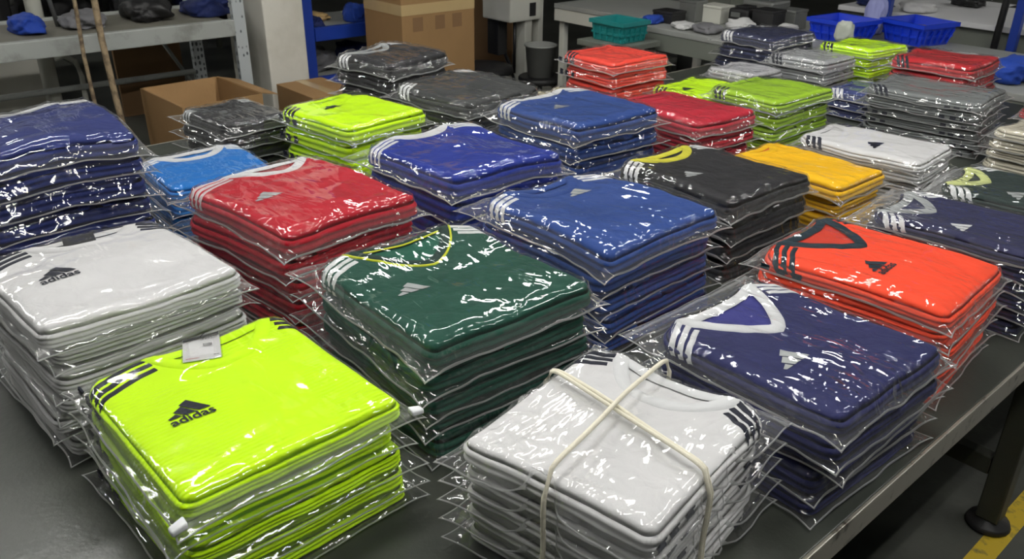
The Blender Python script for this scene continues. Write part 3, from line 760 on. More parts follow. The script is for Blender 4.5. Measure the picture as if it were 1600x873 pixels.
M_WOOD = plain('weathered wooden pole', s2l(150, 132, 104), .8, col2=s2l(80, 66, 50), scale=18, lo=.4, hi=.6)
M_PAPER = plain('paper', (.75, .75, .76), .7, var=.03)
M_YELLOW = plain('yellow floor paint', s2l(206, 176, 46), .5, col2=s2l(120, 108, 60), scale=25, lo=.55, hi=.7)
M_WALL = plain('grey hall wall', s2l(104, 106, 102), .8, var=.08, scale=1.5)
M_CEIL = plain('pale ceiling sheet', s2l(58, 60, 62), .85, var=.05)
M_NAVYC = cloth('bundled navy cloth', s2l(30, 40, 84)); M_BLC = cloth('bundled blue cloth', s2l(40, 70, 160)); M_WHC = cloth('bundled white cloth', (.6, .6, .6)); M_GRC = cloth('bundled grey cloth', (.16, .16, .17)); M_TAN = cloth('tan cloth', s2l(190, 160, 110)); M_REDC = cloth('bundled red cloth', s2l(170, 40, 40))

def perforated():
    """grey upright paint with keyhole slots punched in rows"""
    m, nt, out = mat('perforated upright paint'); L = nt.links.new
    p = nd(nt, 'BsdfPrincipled', Roughness=.45)
    tc = nd(nt, 'TexCoord')
    mp = nd(nt, 'Mapping'); mp.inputs['Scale'].default_value = (40, 40, 24); L(tc.outputs['Object'], mp.inputs[0])
    v = nd(nt, 'TexVoronoi', Scale=1.0, Randomness=.35); L(mp.outputs[0], v.inputs['Vector'])
    mr = nd(nt, 'MapRange'); mr.inputs['From Min'].default_value = .28; mr.inputs['From Max'].default_value = .36
    L(v.outputs['Distance'], mr.inputs['Value'])
    mx = nd(nt, 'Mix', _data_type='RGBA'); L(mr.outputs[0], mx.inputs[0]); mx.inputs[6].default_value = c4(s2l(70, 74, 78)); mx.inputs[7].default_value = c4(s2l(176, 182, 184))
    L(mx.outputs[2], p.inputs['Base Color']); L(p.outputs[0], out.inputs[0]); return m
M_PERF = perforated()

# ---------------------------------------------------------------- shell
tag(MB().box((-9.6, -3.2, -.1), (3.2, 11.2, 0)).build('floor', M_FLOOR), kind='structure')
tag(MB().box((-9.6, -3.2, 3.6), (3.2, 11.2, 3.7)).build('ceiling', M_CEIL), kind='structure')
tag(MB().box((-9.7, -3.2, 0), (-9.6, 11.2, 3.6)).build('wall_west', M_WALL), kind='structure')
tag(MB().box((-9.6, 11.2, 0), (3.2, 11.3, 3.6)).build('wall_north', M_WALL), kind='structure')
tag(MB().box((3.2, -3.2, 0), (3.3, 11.3, 3.6)).build('wall_east', M_WALL), kind='structure')
tag(MB().box((-9.7, -3.3, 0), (3.3, -3.2, 3.6)).build('wall_south', M_WALL), kind='structure')
tag(MB().box((-.432, -3, .0005), (-.378, 9, .002)).build('trim_1', M_YELLOW), kind='structure')
# flat partition pier between the two racks
pa = at(408, 60, 'x', -4.75); pb = at(478, 60, 'x', -4.75)
tag(MB().box((-5.25, pa[1]+.03, 0), (-4.75, pb[1], 3.6), .01).build('wall_pier', M_WHITEP), kind='structure')

# ---------------------------------------------------------------- tables
def table(x0, x1, y0, y1, label, legs):
    t = thing('work_table', label, 'table', ((x0+x1)/2, (y0+y1)/2, 0))
    ox, oy = (x0+x1)/2, (y0+y1)/2
    B = lambda a, b: ((a[0]-ox, a[1]-oy, a[2]), (b[0]-ox, b[1]-oy, b[2]))
    MB().box(*B((x0+.006, y0, TZ-.034), (x1-.006, y1, TZ)), .002).build('tabletop', M_TOP, t)
    m = MB()
    m.box(*B((x1-.0058, y0, TZ-.045), (x1, y1, TZ+.0006)), .0015); m.box(*B((x0, y0, TZ-.045), (x0+.0058, y1, TZ+.0006)), .0015)
    o = m.build('edge_lip', M_EDGE, t); o['label'] = 'worn pale steel lip'
    for lx in (x0+.05, x1-.094):
        for ly in legs:
            l = MB().box(*B((lx-.028, ly-.028, .03), (lx+.028, ly+.028, TZ-.036)), .004).build('leg', M_LEG, t)
            MB().lathe((lx-ox, ly-oy, 0), [(.05, .001), (.055, .008), (.05, .02), (.02, .03), (.018, .05)], 20).build('levelling_foot', M_DARK, l)
    for ly in legs:
        MB().box(*B((x0+.08, ly-.02, .155), (x1-.124, ly+.02, .205)), .004).build('stretcher', M_LEG, t)
        MB().box(*B((x0+.08, ly-.02, TZ-.10), (x1-.124, ly+.02, TZ-.036)), .004).build('crossbar', M_LEG, t)
    return t
table(-1.71, -.35, -.7, 3.46, 'long grey packing table carrying the piles, with a worn steel edge', (-.5, 2.05, 3.4))
table(-2.58, -1.716, -.7, 1.80, 'second grey packing table pushed against the first, under the dark blue pile', (-.5, 1.7))
table(-2.24, -1.716, 1.806, 3.46, 'narrow grey packing table carrying the coral and ink navy piles', (1.9, 3.4))

# ---------------------------------------------------------------- grey storage rack at the left
RX0, RX1 = -5.45, -4.78
yP = at(390, 60, 'x', RX1)[1]
def rack():
    t = thing('storage_rack', 'grey steel storage rack with perforated uprights beside the white pier', 'rack', (0, 0, 0))
    for yy in (yP-.045, -1.2):
        for xx in (RX0, RX1):
            MB().box((xx-.04, yy-.035, 0), (xx, yy+.035, 2.6), .003).build('upright', M_PERF, t)
    zb = at(200, 49, 'x', RX1)[2]
    for z in (zb-.04, zb+.95):
        m = MB().box((RX1-.032, -1.16, z-.045), (RX1+.012, yP-.082, z+.045), .006)
        m.box((RX0-.012, -1.16, z-.045), (RX0+.032, yP-.082, z+.045), .006); m.build('beam', M_RACK, t)
        MB().box((RX0+.034, -1.16, z+.01), (RX1-.034, yP-.085, z+.03)).build('shelf_board', M_BOARD, t)
    q = at(300, 113, 'x', RX0)
    m = MB().tube([(RX0-.02, -1.16, q[2]), (RX0-.02, yP-.08, q[2])], .018, 8); m.build('tie_bar', M_RACK, t)
    a = at(242, 45, 'x', RX0); b = at(303, 128, 'x', RX0)
    MB().tube([(RX0-.05, a[1], a[2]), (RX0-.05, b[1], b[2])], .012, 6).build('brace', M_RACK, t)
    return zb-.04
ZB = rack()
SH = ZB+.0315      # shelf surface
def soft(name, mat_, w, d, h, seed, loc, label, cat, rz=0, group=None, parent=None):
    """a small crumpled bundle of cloth or film"""
    bm = bmesh.new(); bmesh.ops.create_icosphere(bm, subdivisions=4, radius=.5)
    P = np.array([v.co[:] for v in bm.verts])*2
    A, B_, C_ = P[:, 0], P[:, 1], P[:, 2]
    k = 1+fbm(A*1.6+seed, B_*1.6+C_*.9, seed, 3)*.45 + crease(A*.09+seed, B_*.09+C_*.06, seed+1, .5, 14, 7)*.16 - crease(A*.09+seed, B_*.09-C_*.07, seed+2, 1.7, 13, 6)*.20
    sg = lambda a, p=.75: np.sign(a)*np.abs(a)**p
    X = sg(A)*w/2*k*(1+.18*np.clip(-C_, 0, 1)); Y = sg(B_)*d/2*k*(1+.18*np.clip(-C_, 0, 1)); Z = (sg(C_, .9)*.5*k+.42)*h
    Z = np.clip(Z, .001, None)
    for v, a_, b__, c_ in zip(bm.verts, X, Y, Z): v.co = (a_, b__, c_)
    me = bpy.data.meshes.new(name); bm.to_mesh(me); bm.free(); me.materials.append(mat_)
    me.polygons.foreach_set('use_smooth', [True]*len(me.polygons))
    o = bpy.data.objects.new(name, me); COL.objects.link(o); o.location = loc; o.rotation_euler = (0, 0, rz)
    if parent: o.parent = parent
    else: tag(o, label, cat, group)
    return o

# things on and behind the rack
def pole(name, mat_, p0, p1, r, label):
    n = 9; P = [Vector(p0).lerp(Vector(p1), i/(n-1)) + Vector((0, .006*math.sin(i*1.7), 0)) for i in range(n)]
    return tag(MB().tube([tuple(p) for p in P], r, 8).build(name, mat_), label, 'pole')
a = at(147, 0, 'x', -4.55); b = at(184, 165, 'x', -4.5)
d = (b-a)/(b[2]-a[2]); foot = b + d*(0.012-b[2]); topp = a + d*(1.9-a[2])
pole('wooden_pole', M_WOOD, foot, topp, .016, 'weathered wooden pole leaning against the front of the grey rack')
a = at(152, 20, 'x', -4.60); b = at(180, 160, 'x', -4.56); d = (b-a)/(b[2]-a[2])
pole('thin_cane', M_WOOD, b+d*(.012-b[2])+np.array([-.02, -.09, 0]), a+d*(1.7-a[2])+np.array([-.02, -.09, 0]), .010, 'thin pale cane standing beside the leaning wooden pole')
def sheet_board(px0, px1, pyt, x, z0, name, m, label, cat, th=.03):
    a = at(px0, pyt, 'x', x); b = at(px1, pyt, 'x', x)
    return tag(MB().box((x-th, a[1], z0), (x, b[1], (a[2]+b[2])/2), .004).build(name, m), label, cat)
sheet_board(168, 276, 40, -5.75, .001, 'cardboard_panel', M_CARDD, 'upright brown cardboard panel behind the grey rack', 'cardboard')
sheet_board(-60, 70, 66, -5.95, .001, 'white_panel', M_WHITEP, 'grubby white panel standing behind the grey rack by the dark machine', 'panel')
def conduit(pts, r, m, label, name='pipe'):
    return tag(MB().tube(pts, r, 8).build(name, m), label, 'pipe')
p = at(62, 60, 'x', -5.6); conduit([(p[0], p[1], .001), (p[0], p[1]+.01, 1.2), (p[0], p[1], 2.4)], .045, M_WHITEM, 'thick white standing pipe behind the grey rack')
p = at(85, 92, 'x', -5.55); q = at(118, 100, 'x', -5.55)
conduit([(p[0], p[1], p[2]), (p[0], (p[1]+q[1])/2, p[2]+.01), (q[0], q[1], q[2]+.02), (q[0], q[1]+.02, q[2]-.08), (q[0], q[1]+.01, .001)], .016, M_WHITEM, 'thin bent white pipe behind the grey rack')
# sewing-machine like dark machine low behind the rack
def small_machine(loc, rz, label, s=1.0, body=M_DARK, head=M_GREYM, name='sewing_machine'):
    t = thing(name, label, 'machine', loc, rz)
    MB().box((-.22*s, -.09*s, 0), (.22*s, .09*s, .04*s), .008*s).build('bed', head, t)
    MB().box((.12*s, -.05*s, .0402*s), (.20*s, .05*s, .26*s), .015*s).build('pillar', body, t)
    MB().box((-.20*s, -.045*s, .21*s), (.1198*s, .045*s, .29*s), .015*s).build('arm', body, t)
    MB().tube([(-.16*s, 0, .209*s), (-.16*s, 0, .05*s)], .006*s, 8).build('needle_bar', head, t)
    MB().tube([(.2002*s, 0, .23*s), (.225*s, 0, .23*s)], .05*s, 20).build('handwheel', head, t)
    return t
def stand(x0, x1, y0, y1, h, name, m, label, cat, top=M_BENCH):
    t = thing(name, label, cat, ((x0+x1)/2, (y0+y1)/2, 0)); hx, hy = (x1-x0)/2, (y1-y0)/2
    MB().box((-hx, -hy, h-.03), (hx, hy, h), .004).build('tabletop', top, t)
    for sx in (-1, 1):
        for sy in (-1, 1):
            MB().box((sx*(hx-.04)-.02, sy*(hy-.04)-.02, 0), (sx*(hx-.04)+.02, sy*(hy-.04)+.02, h-.0302), .003).build('leg', m, t)
    MB().box((-hx+.062, -.02, .12), (hx-.062, .02, .16)).build('foot_rail', m, t)
    return t
stand(-6.9, -6.25, .2, 1.5, .42, 'low_stand', M_LEG, 'low dark stand behind the grey rack holding sewing heads', 'stand', M_DARK)
small_machine((-6.55, .50, .4205), R(80), 'black sewing head nearest the standing white pipe', 1.2)
small_machine((-6.55, 1.15, .4205), R(100), 'black sewing head beside the brown cardboard panel', 1.1)
stand(-7.6, -6.98, .4, 3.2, .95, 'rear_bench', M_LEG, 'tall grey bench far behind the grey rack', 'bench')
for i, (yy, m_, w, h, l) in enumerate(((.75, M_BLC, .22, .12, 'crumpled blue cloth on the tall rear bench'), (1.3, M_GRC, .25, .14, 'grey cloth heap on the tall rear bench'), (1.85, M_NAVYC, .3, .12, 'navy cloth heap on the tall rear bench'), (2.5, M_BLC, .28, .16, 'big bright blue cloth heap on the tall rear bench'))):
    soft('cloth_heap', m_, w, .3, h, i+3, (-7.3, yy, .951), l, 'cloth')
for px, m_, w, h, l in ((40, M_BLC, .16, .10, 'blue cloth scrap on the grey rack shelf by the wooden pole'), (132, M_GRC, .2, .09, 'dark grey cloth on the grey rack shelf behind the wooden pole'), (232, M_DARK, .22, .12, 'black rag on the grey rack shelf'), (330, M_NAVYC, .24, .11, 'navy cloth on the grey rack shelf near the perforated upright')):
    y_ = at(px, 30, 'x', -5.1)[1]
    soft('cloth_scrap', m_, .26, w, h, int(px), (-5.12, y_, SH), l, 'cloth')
def rear_rack():
    t = thing('rear_rack', 'dim steel rack standing far behind the grey storage rack', 'rack', (-8.6, 1.9, 0))
    for yy in (-1.9, 0, 1.9):
        for xx in (-.3, .3): MB().box((xx-.03, yy-.03, 0), (xx+.03, yy+.03, 2.2)).build('upright', M_LEG, t)
    for z in (.15, .6, 1.1, 1.7):
        MB().box((-.268, -1.868, z), (.268, -.032, z+.03)).build('shelf_board', M_LEG, t); MB().box((-.268, .032, z), (.268, 1.868, z+.03)).build('shelf_board', M_LEG, t)
rear_rack()
RC = (M_DARK, M_NAVYC, M_GRC, M_DARK, M_GRC, M_NAVYC)
for lv, z in enumerate((.181, .631, 1.131)):
    for k in range(6):
        yy = .35+k*.62 + (.08 if k > 2 else 0)
        soft('stored_bundle', RC[(k+lv*2) % 6], .42, .5, .34, 300+lv*7+k, (-8.6, yy, z), ('dark', 'navy', 'grey', 'black', 'charcoal', 'dull navy')[(k+lv*2) % 6]+' bundle on the '+('bottom', 'middle', 'upper')[lv]+' shelf of the rear rack, '+('first', 'second', 'third', 'fourth', 'fifth', 'sixth')[k]+' from the pipe', 'bundle')
# frame rods seen above the shelf
p = at(76, 10, 'x', -5.3); conduit([(-5.2, p[1], SH), (-5.2, p[1]-.05, SH+.45), (-5.18, p[1]-.09, SH+.78)], .012, M_GREYM, 'slim grey rod standing on the grey rack shelf', 'rod')
p = at(225, 10, 'x', -5.3); conduit([(-5.2, p[1]+.08, SH+.001), (-5.2, p[1], SH+.45), (-5.2, p[1]-.05, SH+.78)], .008, M_DARK, 'thin black rod leaning on the grey rack shelf', 'rod')

# ---------------------------------------------------------------- cartons
def open_carton(cx, cy, w, d, h, rz, label, flaps=True):
    t = thing('open_carton', label, 'carton', (cx, cy, .001), rz)
    th = .006
    m = MB()
    m.box((-w/2, -d/2, 0), (w/2, d/2, th)); m.box((-w/2, -d/2, th), (w/2, -d/2+th, h)); m.box((-w/2, d/2-th, th), (w/2, d/2, h))
    m.box((-w/2, -d/2+th, th), (-w/2+th, d/2-th, h)); m.box((w/2-th, -d/2+th, th), (w/2, d/2-th, h))
    m.build('carton_body', M_CARD, t)
    if flaps:   # flaps folded down inside / sagging outside
        for (ax_, sg, ang, ln) in (('y', -1, 118, .10), ('y', 1, -14, .11), ('x', -1, 105, .14)):
            a = R(ang); m = MB()
            if ax_ == 'y':
                L_ = w/2-.012; y0 = sg*(d/2-th/2)
                q = (y0 + sg*math.cos(a)*ln*1.0, h+.001+math.sin(abs(a))*ln if abs(ang) < 90 else h-.02)
                e = [(-L_, y0, h+.002), (L_, y0, h+.002), (L_-.02, q[0], h+.002-abs(math.sin(a))*ln*(1 if abs(ang) < 90 else 1)), (-L_+.02, q[0], h+.002-abs(math.sin(a))*ln)]
            else:
                L_ = d/2-.014; x0 = sg*(w/2-th/2)
                q = x0+sg*math.cos(a)*ln
                e = [(x0, -L_, h+.002), (x0, L_, h+.002), (q, L_-.03, h+.002-abs(math.sin(a))*ln), (q, -L_+.03, h+.002-abs(math.sin(a))*ln)]
            m.sheet(e, thick=.004); m.build('flap', M_CARD, t)
    return t
oc = open_carton(-4.34, 1.68, .50, .42, .445, R(2), 'open brown carton standing between the dark blue pile and the white pier')
# dark hand hole on its near side is cut as a recessed slot
def closed_carton(lo, hi, label, m=M_CARD, rz=0, tape_axis='x', marks=False, tape=True):
    c = ((lo[0]+hi[0])/2, (lo[1]+hi[1])/2, lo[2]); w, d, h = hi[0]-lo[0], hi[1]-lo[1], hi[2]-lo[2]
    t = thing('carton', label, 'carton', c, rz)
    b = MB().box((-w/2, -d/2, 0), (w/2, d/2, h), .004); 
    b.build('carton_body', m, t)
    if tape:
        k = MB()
        zt_ = h*(marks if marks else .5)
        k.box((w/2+.0004, -d/2-.0014, zt_-.03), (w/2+.0014, d/2+.0012, zt_+.03)); MB().box((-w/2, -d/2-.0014, zt_-.03), (w/2+.0003, -d/2-.0004, zt_+.03)).build('tape', M_TAPE, t)
        k.build('tape', M_TAPE, t)
        MB().box((-w/2, -.03, h+.0003), (w/2, .03, h+.0012)).build('tape', M_TAPE, t)
    if marks:
        for q in (-.28, .02, .26): MB().box((w/2+.0004, d*q-.04, zt_-.125), (w/2+.0012, d*q+.03, zt_-.045)).build('tape_patch', M_CARDD, t)
    return t
p0 = at(632, 120, 'x', -4.2); p1 = at(742, 110, 'x', -4.2); p2 = at(572, 60, 'y', p0[1])
closed_carton((p2[0], p0[1], .001), (-4.2, p1[1], 1.55), 'tall brown carton with a band of tape behind the jet black pile', marks=.486)
q0 = at(748, 95, 'x', -5.3)[1]; q1 = at(800, 95, 'x', -5.3)[1]; q2 = at(845, 95, 'x', -5.5)[1]
closed_carton((-5.9, q0-.1, .001), (-5.3, q1, .62), 'dark brown carton low between the tall carton and the white machine', M_CARDD, tape=False)
closed_carton((-5.88, q0-.08, .625), (-5.32, q1-.02, 1.1), 'dark carton stacked upon the low one beside the tall carton', M_CARDD, tape=False)
closed_carton((-6.3, q1+.05, .001), (-5.75, q2+.12, .95), 'brown carton behind the legs of the white machine', M_CARD)
s0 = at(486, 128, 'x', -4.2); s1 = at(505, 125, 'x', -4.2)
closed_carton((-4.62, s0[1], .001), (-4.2, s1[1]+.22, at(490, 153, 'x', -4.2)[2]), 'small brown carton at the foot of the white pier', tape=True)

# ---------------------------------------------------------------- blue rack
BX = -4.85
yb0 = at(484, 60, 'x', BX)[1]; zs = at(530, 50, 'x', BX)[2]
def blue_rack():
    t = thing('blue_rack', 'blue steel rack between the white pier and the tall carton', 'rack')
    for yy in (yb0, yb0+1.2):
        for xx in (BX, BX-.6): MB().box((xx-.04, yy-.035, 0), (xx, yy+.035, 2.3), .003).build('upright', M_BLUEP, t)
    for z in (.25, zs, zs+.62):
        MB().box((BX-.035, yb0+.037, z-.04), (BX+.012, yb0+1.163, z+.04), .004).build('beam', M_BLUEP, t)
        MB().box((BX-.6, yb0+.037, z+.0), (BX-.037, yb0+1.163, z+.02)).build('shelf_board', M_BENCH, t)
blue_rack()
for i, (dy, m_, w, h, l) in enumerate(((.12, M_NAVYC, .12, .07, 'navy cloth on the blue rack next to its upright'), (.27, M_TAN, .12, .05, 'tan cloth on the blue rack'), (.44, M_BLC, .12, .12, 'bright blue cloth on the blue rack beside the tall carton'), (.62, M_WHC, .10, .04, 'white cloth on the blue rack half behind the tall carton'))):
    soft('cloth_scrap', m_, .18, w, h, 40+i, (BX-.18-.2*(i % 2), yb0+dy, zs+.021), l, 'cloth')
for i, (dy, m_, l) in enumerate(((.18, M_GRC, 'grey cloth on the bottom shelf of the blue rack'), (.5, M_NAVYC, 'navy cloth on the bottom shelf of the blue rack'))):
    soft('cloth_scrap', m_, .3, .24, .16, 50+i, (BX-.3, yb0+dy, .271), l, 'cloth')

# ---------------------------------------------------------------- white press machine
def press():
    x = -4.55
    a = at(812, 40, 'x', x); b = at(858, 60, 'x', x); c = at(856, 108, 'x', x)
    ym = (a[1]+b[1])/2
    t = thing('press_machine', 'off-white press machine on two slim legs beside the tall carton', 'machine', (x, ym, 0))
    z1 = at(815, 34, 'x', x)[2]
    w = at(845, 30, 'x', x)[1]-at(797, 30, 'x', x)[1]
    yo = at(797, 30, 'x', x)[1]-ym
    MB().box((-.3, yo, z1), (0, yo+w, z1+.75), .012).build('control_box', M_WHITEM, t)
    MB().box((.0004, yo+w*.62, z1+.03), (.004, yo+w*.82, z1+.12), .001).build('switch_plate', M_DARK, t)
    MB().box((-.14, yo+w*.55, .05), (-.02, yo+w*.78, z1-.0004), .006).build('leg', M_WHITEM, t)
    MB().box((-.10, yo+w*1.02, .05), (-.03, yo+w*1.18, z1+.75), .006).build('leg', M_WHITEM, t)
    MB().box((-.4, yo-.02, 0), (.06, yo+w*1.25, .0498), .008).build('base_plate', M_WHITEM, t)
    MB().tube([(-.05, yo+w*.3, z1), (-.02, yo+w*.2, z1-.35), (-.08, yo+w*.1, .3), (-.03, yo+w*.3, .08)], .012, 8).build('cable', M_DARK, t)
    MB().box((-.28, yo-.001+w*.1, z1-.25), (-.16, yo+w*.4, z1-.0004), .01).build('motor', M_DARK, t)
press()
p = at(844, 118, 'x', -4.25)
bt = thing('bucket', 'pale grey bucket on a stool at the foot of the white machine', 'bucket', (-4.25, p[1], p[2]))
bz = 0
MB().lathe((0, 0, 0), [(.085, .0), (.105, .2), (.112, .2), (.112, .21), (.1, .21), (.082, .012)], 28).build('pail', M_BENCH, bt)
st_ = thing('stool', 'dark round stool under the pale grey bucket', 'stool', (-4.25, p[1], 0))
MB().lathe((0, 0, 0), [(.14, p[2]-.04), (.15, p[2]-.03), (.15, p[2]-.008), (.14, p[2]-.001)], 24).build('seat', M_DARK, st_)
for k in range(4):
    an = math.pi/4+k*math.pi/2; MB().tube([(.1*math.cos(an), .1*math.sin(an), p[2]-.041), (.13*math.cos(an), .13*math.sin(an), 0.013)], .012, 8).build('leg', M_GREYM, st_)
p = at(785, 70, 'x', -4.5)
def office_chair():
    p = at(783, 66, 'x', -4.4)
    t = thing('swivel_chair', 'black swivel chair frame before the dark cartons', 'chair', (-4.45, p[1]-.12, 0))
    for k in range(5):
        an = k*2*math.pi/5+.3
        l = MB().tube([(.03*math.cos(an), .03*math.sin(an), .12), (.18*math.cos(an), .18*math.sin(an), .075)], .016, 8).build('leg', M_DARK, t)
        MB().tube([(.18*math.cos(an)-.012, .18*math.sin(an), .032), (.18*math.cos(an)+.012, .18*math.sin(an), .032)], .028, 14).build('castor', M_DARK, l)
    MB().tube([(0, 0, .10), (0, 0, p[2]-.2)], .022, 10).build('column', M_DARK, t)
    MB().lathe((0, 0, p[2]-.2), [(.19, .0), (.21, .02), (.2, .05), (.12, .06)], 24).build('seat', M_DARK, t)
    MB().tube([(-.05, -.2, p[2]-.17), (-.05, -.24, p[2]-.02), (-.12, -.22, p[2]+.03), (.1, -.2, p[2]+.02)], .016, 8).build('armrest', M_DARK, t)
office_chair()

# ---------------------------------------------------------------- benches along the far side
def bench(name, x0, x1, y0, y1, h, label, legs, lower=True, apron=.09, top=M_BENCH, fr=M_BENCHE):
    t = thing(name, label, 'bench', ((x0+x1)/2, (y0+y1)/2, 0)); hx, hy = (x1-x0)/2, (y1-y0)/2
    MB().box((-hx, -hy, h-.03), (hx, hy, h), .004).build('worktop', top, t)
    MB().box((-hx, -hy+.004, h-.03-apron), (hx, -hy+.03, h-.0302), .003).build('apron', fr, t)
    for k in range(legs):
        lx = -hx+.04+(2*hx-.08)*k/(legs-1)
        for sy in (-1, 1): MB().box((lx-.022, sy*(hy-.055)-.02, 0), (lx+.022, sy*(hy-.055)+.02, h-.031), .003).build('leg', fr, t)
    if lower:
        for k in range(legs-1):
            a_ = -hx+.064+(2*hx-.08)*k/(legs-1); b_ = -hx+.016+(2*hx-.08)*(k+1)/(legs-1)
            MB().box((a_, -hy+.04, .22), (b_, hy-.04, .24)).build('lower_shelf', top, t)
    return t
HB = TZ-.02
e0 = at(975, 36, 'z', HB); e1 = at(1225, 76, 'z', HB)
YB = (e0[1]+e1[1])/2 + .28
YB = 3.72
bench('long_bench', -3.28, -.2, YB, YB+.9, HB, 'long grey bench loaded with goods behind the farthest piles', 4, lower=True)
# a second bench farther back and left with a bright front edge
bench('side_bench', -4.08, -3.38, 3.93, 4.66, .72, 'pale bench with a thick white front edge beside the white machine', 2, lower=False, apron=.075, fr=M_WHITEM)
tq = at(943, 66, 'y', 3.42)
stand(tq[0]-.16, tq[0]+.16, 3.38, 3.70, tq[2], 'low_stand', M_LEG, 'low dark stand in front of the pale bench carrying the teal bin', 'stand', M_BENCHE)
# teal bin under / before it
def bin_(cx, cy, z, w, d, h, m, label, name='plastic_bin', rz=0, cat='bin', ribs=True, taper=.82, kids=None):
    t = thing(name, label, cat, (cx, cy, z), rz)
    def shell(bm_, s0, s1, z0, z1, th):
        pass
    bm = bmesh.new(); th = .006
    def ring(wx, dy, zz): return [bm.verts.new((sx*wx/2, sy*dy/2, zz)) for sx, sy in ((-1, -1), (1, -1), (1, 1), (-1, 1))]
    R_ = [ring(w*taper, d*taper, 0), ring(w, d, h), ring(w-2*th, d-2*th, h), ring(w*taper-2*th, d*taper-2*th, th)]
    bm.faces.new(R_[0][::-1])
    for A, B_ in zip(R_, R_[1:]):
        for k in range(4): bm.faces.new((A[k], A[(k+1) % 4], B_[(k+1) % 4], B_[k]))
    bm.faces.new(R_[3])
    me = bpy.data.meshes.new('crate_shell'); bmesh.ops.recalc_face_normals(bm, faces=bm.faces); bm.to_mesh(me); bm.free(); me.materials.append(m)
    o = bpy.data.objects.new('crate_shell', me); COL.objects.link(o); o.parent = t
    MBr = MB()
    for z0, ov in ((h-.018, .012), (h-.07, .006)):
        f = taper+(1-taper)*z0/h
        for sx in (-1, 1): MBr.box((sx*(w*f/2+ov/2)-ov/2, -d*f/2-ov, z0), (sx*(w*f/2+ov/2)+ov/2, d*f/2+ov, z0+.012+(.008 if ov > .01 else 0)))
        for sy in (-1, 1): MBr.box((-w*f/2, sy*(d*f/2+ov/2)-ov/2, z0), (w*f/2, sy*(d*f/2+ov/2)+ov/2, z0+.012+(.008 if ov > .01 else 0)))
    MBr.build('rim', m, t)
    if ribs:
        for k in range(5):
            u = -.42+.21*k
            for sy in (-1, 1):
                y0 = sy*d*taper/2; y1 = sy*(d*.97)/2
                MB().sheet([(u*w*taper, y0, .01), (u*w*.97, y1, h-.03), (u*w*.97, y1+sy*.012, h-.03), (u*w*taper, y0+sy*.012, .01)], thick=.006).build('rib', m, t)
            for sx in (-1, 1):
                x0 = sx*w*taper/2; x1 = sx*(w*.97)/2
                MB().sheet([(x0, u*d*taper, .01), (x1, u*d*.97, h-.03), (x1+sx*.012, u*d*.97, h-.03), (x0+sx*.012, u*d*taper, .01)], thick=.006).build('rib', m, t)
    return t
bin_(tq[0]+.0, 3.54, tq[2]+.0015, .23, .20, .105, M_TEAL, 'teal plastic bin on the low stand before the pale bench', rz=0, taper=.9)
stand(-3.98, -3.50, 4.05, 4.5, .40, 'low_stand', M_LEG, 'low dark stand hidden under the pale bench holding blue cloth', 'stand', M_BENCHE)
soft('cloth_scrap', M_BLC, .22, .2, .16, 66, (-3.84, 4.2, .401), 'bright blue cloth under the pale bench left of the teal bin', 'cloth')
# blue crates stand on a board at table height
zc = TZ-.02
ca = at(1314, 62, 'z', zc); cb = at(1430, 66, 'z', zc)
bin_(ca[0], ca[1], zc+.0015, .25, .25, .105, M_BLUEC, 'blue plastic crate on the long bench with a milky bag over its rim', 'plastic_crate', R(-6), 'crate')
bin_(cb[0], cb[1], zc+.0015, .26, .25, .108, M_BLUEC, 'blue plastic crate on the long bench holding mustard cloth', 'plastic_crate', R(-14), 'crate')
soft('cloth_scrap', cloth('mustard cloth', s2l(190, 150, 30)), .16, .12, .08, 77, (cb[0], cb[1], zc+.012), 'mustard cloth lying inside the second blue crate', 'cloth')
q_ = at(1318, 50, 'y', ca[1]-.21)
soft('film_scrap', cloth('milky film scrap', s2l(196, 202, 190)), .09, .04, .11, 81, (q_[0], q_[1], zc+.0305), 'crumpled milky bag leaning on the rim of the first blue crate', 'bag')
q_ = at(1372, 26, 'y', 4.50)
soft('film_scrap', cloth('lilac film scrap', s2l(170, 175, 225)), .10, .08, .22, 83, (q_[0]-.02, q_[1], zc+.003), 'lilac plastic scrap behind the two blue crates', 'bag')

# goods on the long bench
items = [(.10, M_NAVYC, .16, .10, .06, 'navy roll of cloth at the outer end of the long bench'), (.26, M_TAN, .12, .08, .07, 'tan cloth bundle on the long bench'),
         (.44, M_WHC, .20, .12, .07, 'white folded cloth on the long bench'), (.64, M_GRC, .14, .12, .09, 'dark grey cloth on the long bench'),
         (.82, M_WHC, .18, .14, .11, 'white bundle on the long bench beside the dark boxes'), (1.03, M_TAN, .16, .14, .12, 'cream bundle on the long bench'), ]
items = items[:0]
for i, (dx, m_, w, d_, h, l) in enumerate(items):
    soft('cloth_bundle', m_, w, d_, h, 90+i, (-3.2+dx*.92, YB+.2+.08*(i % 2), HB+.001), l, 'cloth')
def gadget(x, y, z, w, d_, h, label, rz=0, m=M_DARK, panel=M_GREYM, name='label_printer', cat='printer'):
    t = thing(name, label, cat, (x, y, z), rz)
    MB().box((-w/2, -d_/2, 0), (w/2, d_/2, h), min(w, h)*.15).build('housing', m, t)
    MB().box((-w*.35, -d_/2-.003, h*.55), (w*.1, -d_/2-.0002, h*.8)).build('display', panel, t)
    MB().box((-w*.3, -d_*.3, h+.0004), (w*.3, d_*.3, h+.012), .003).build('lid', m, t)
    return t
gadget(-2.78, YB+.42, HB+.001, .13, .14, .10, 'small black box on the long bench behind the white bundle')
gadget(-2.90, YB+.80, HB+.001, .2, .2, .10, 'grey instrument on the long bench behind the small black box', m=M_GREYM, name='instrument', cat='instrument')
gx = at(1500, 62, 'z', HB)
gadget(gx[0]-.02, YB+.12, HB+.001, .18, .15, .07, 'black label printer on the long bench right after the blue crates')
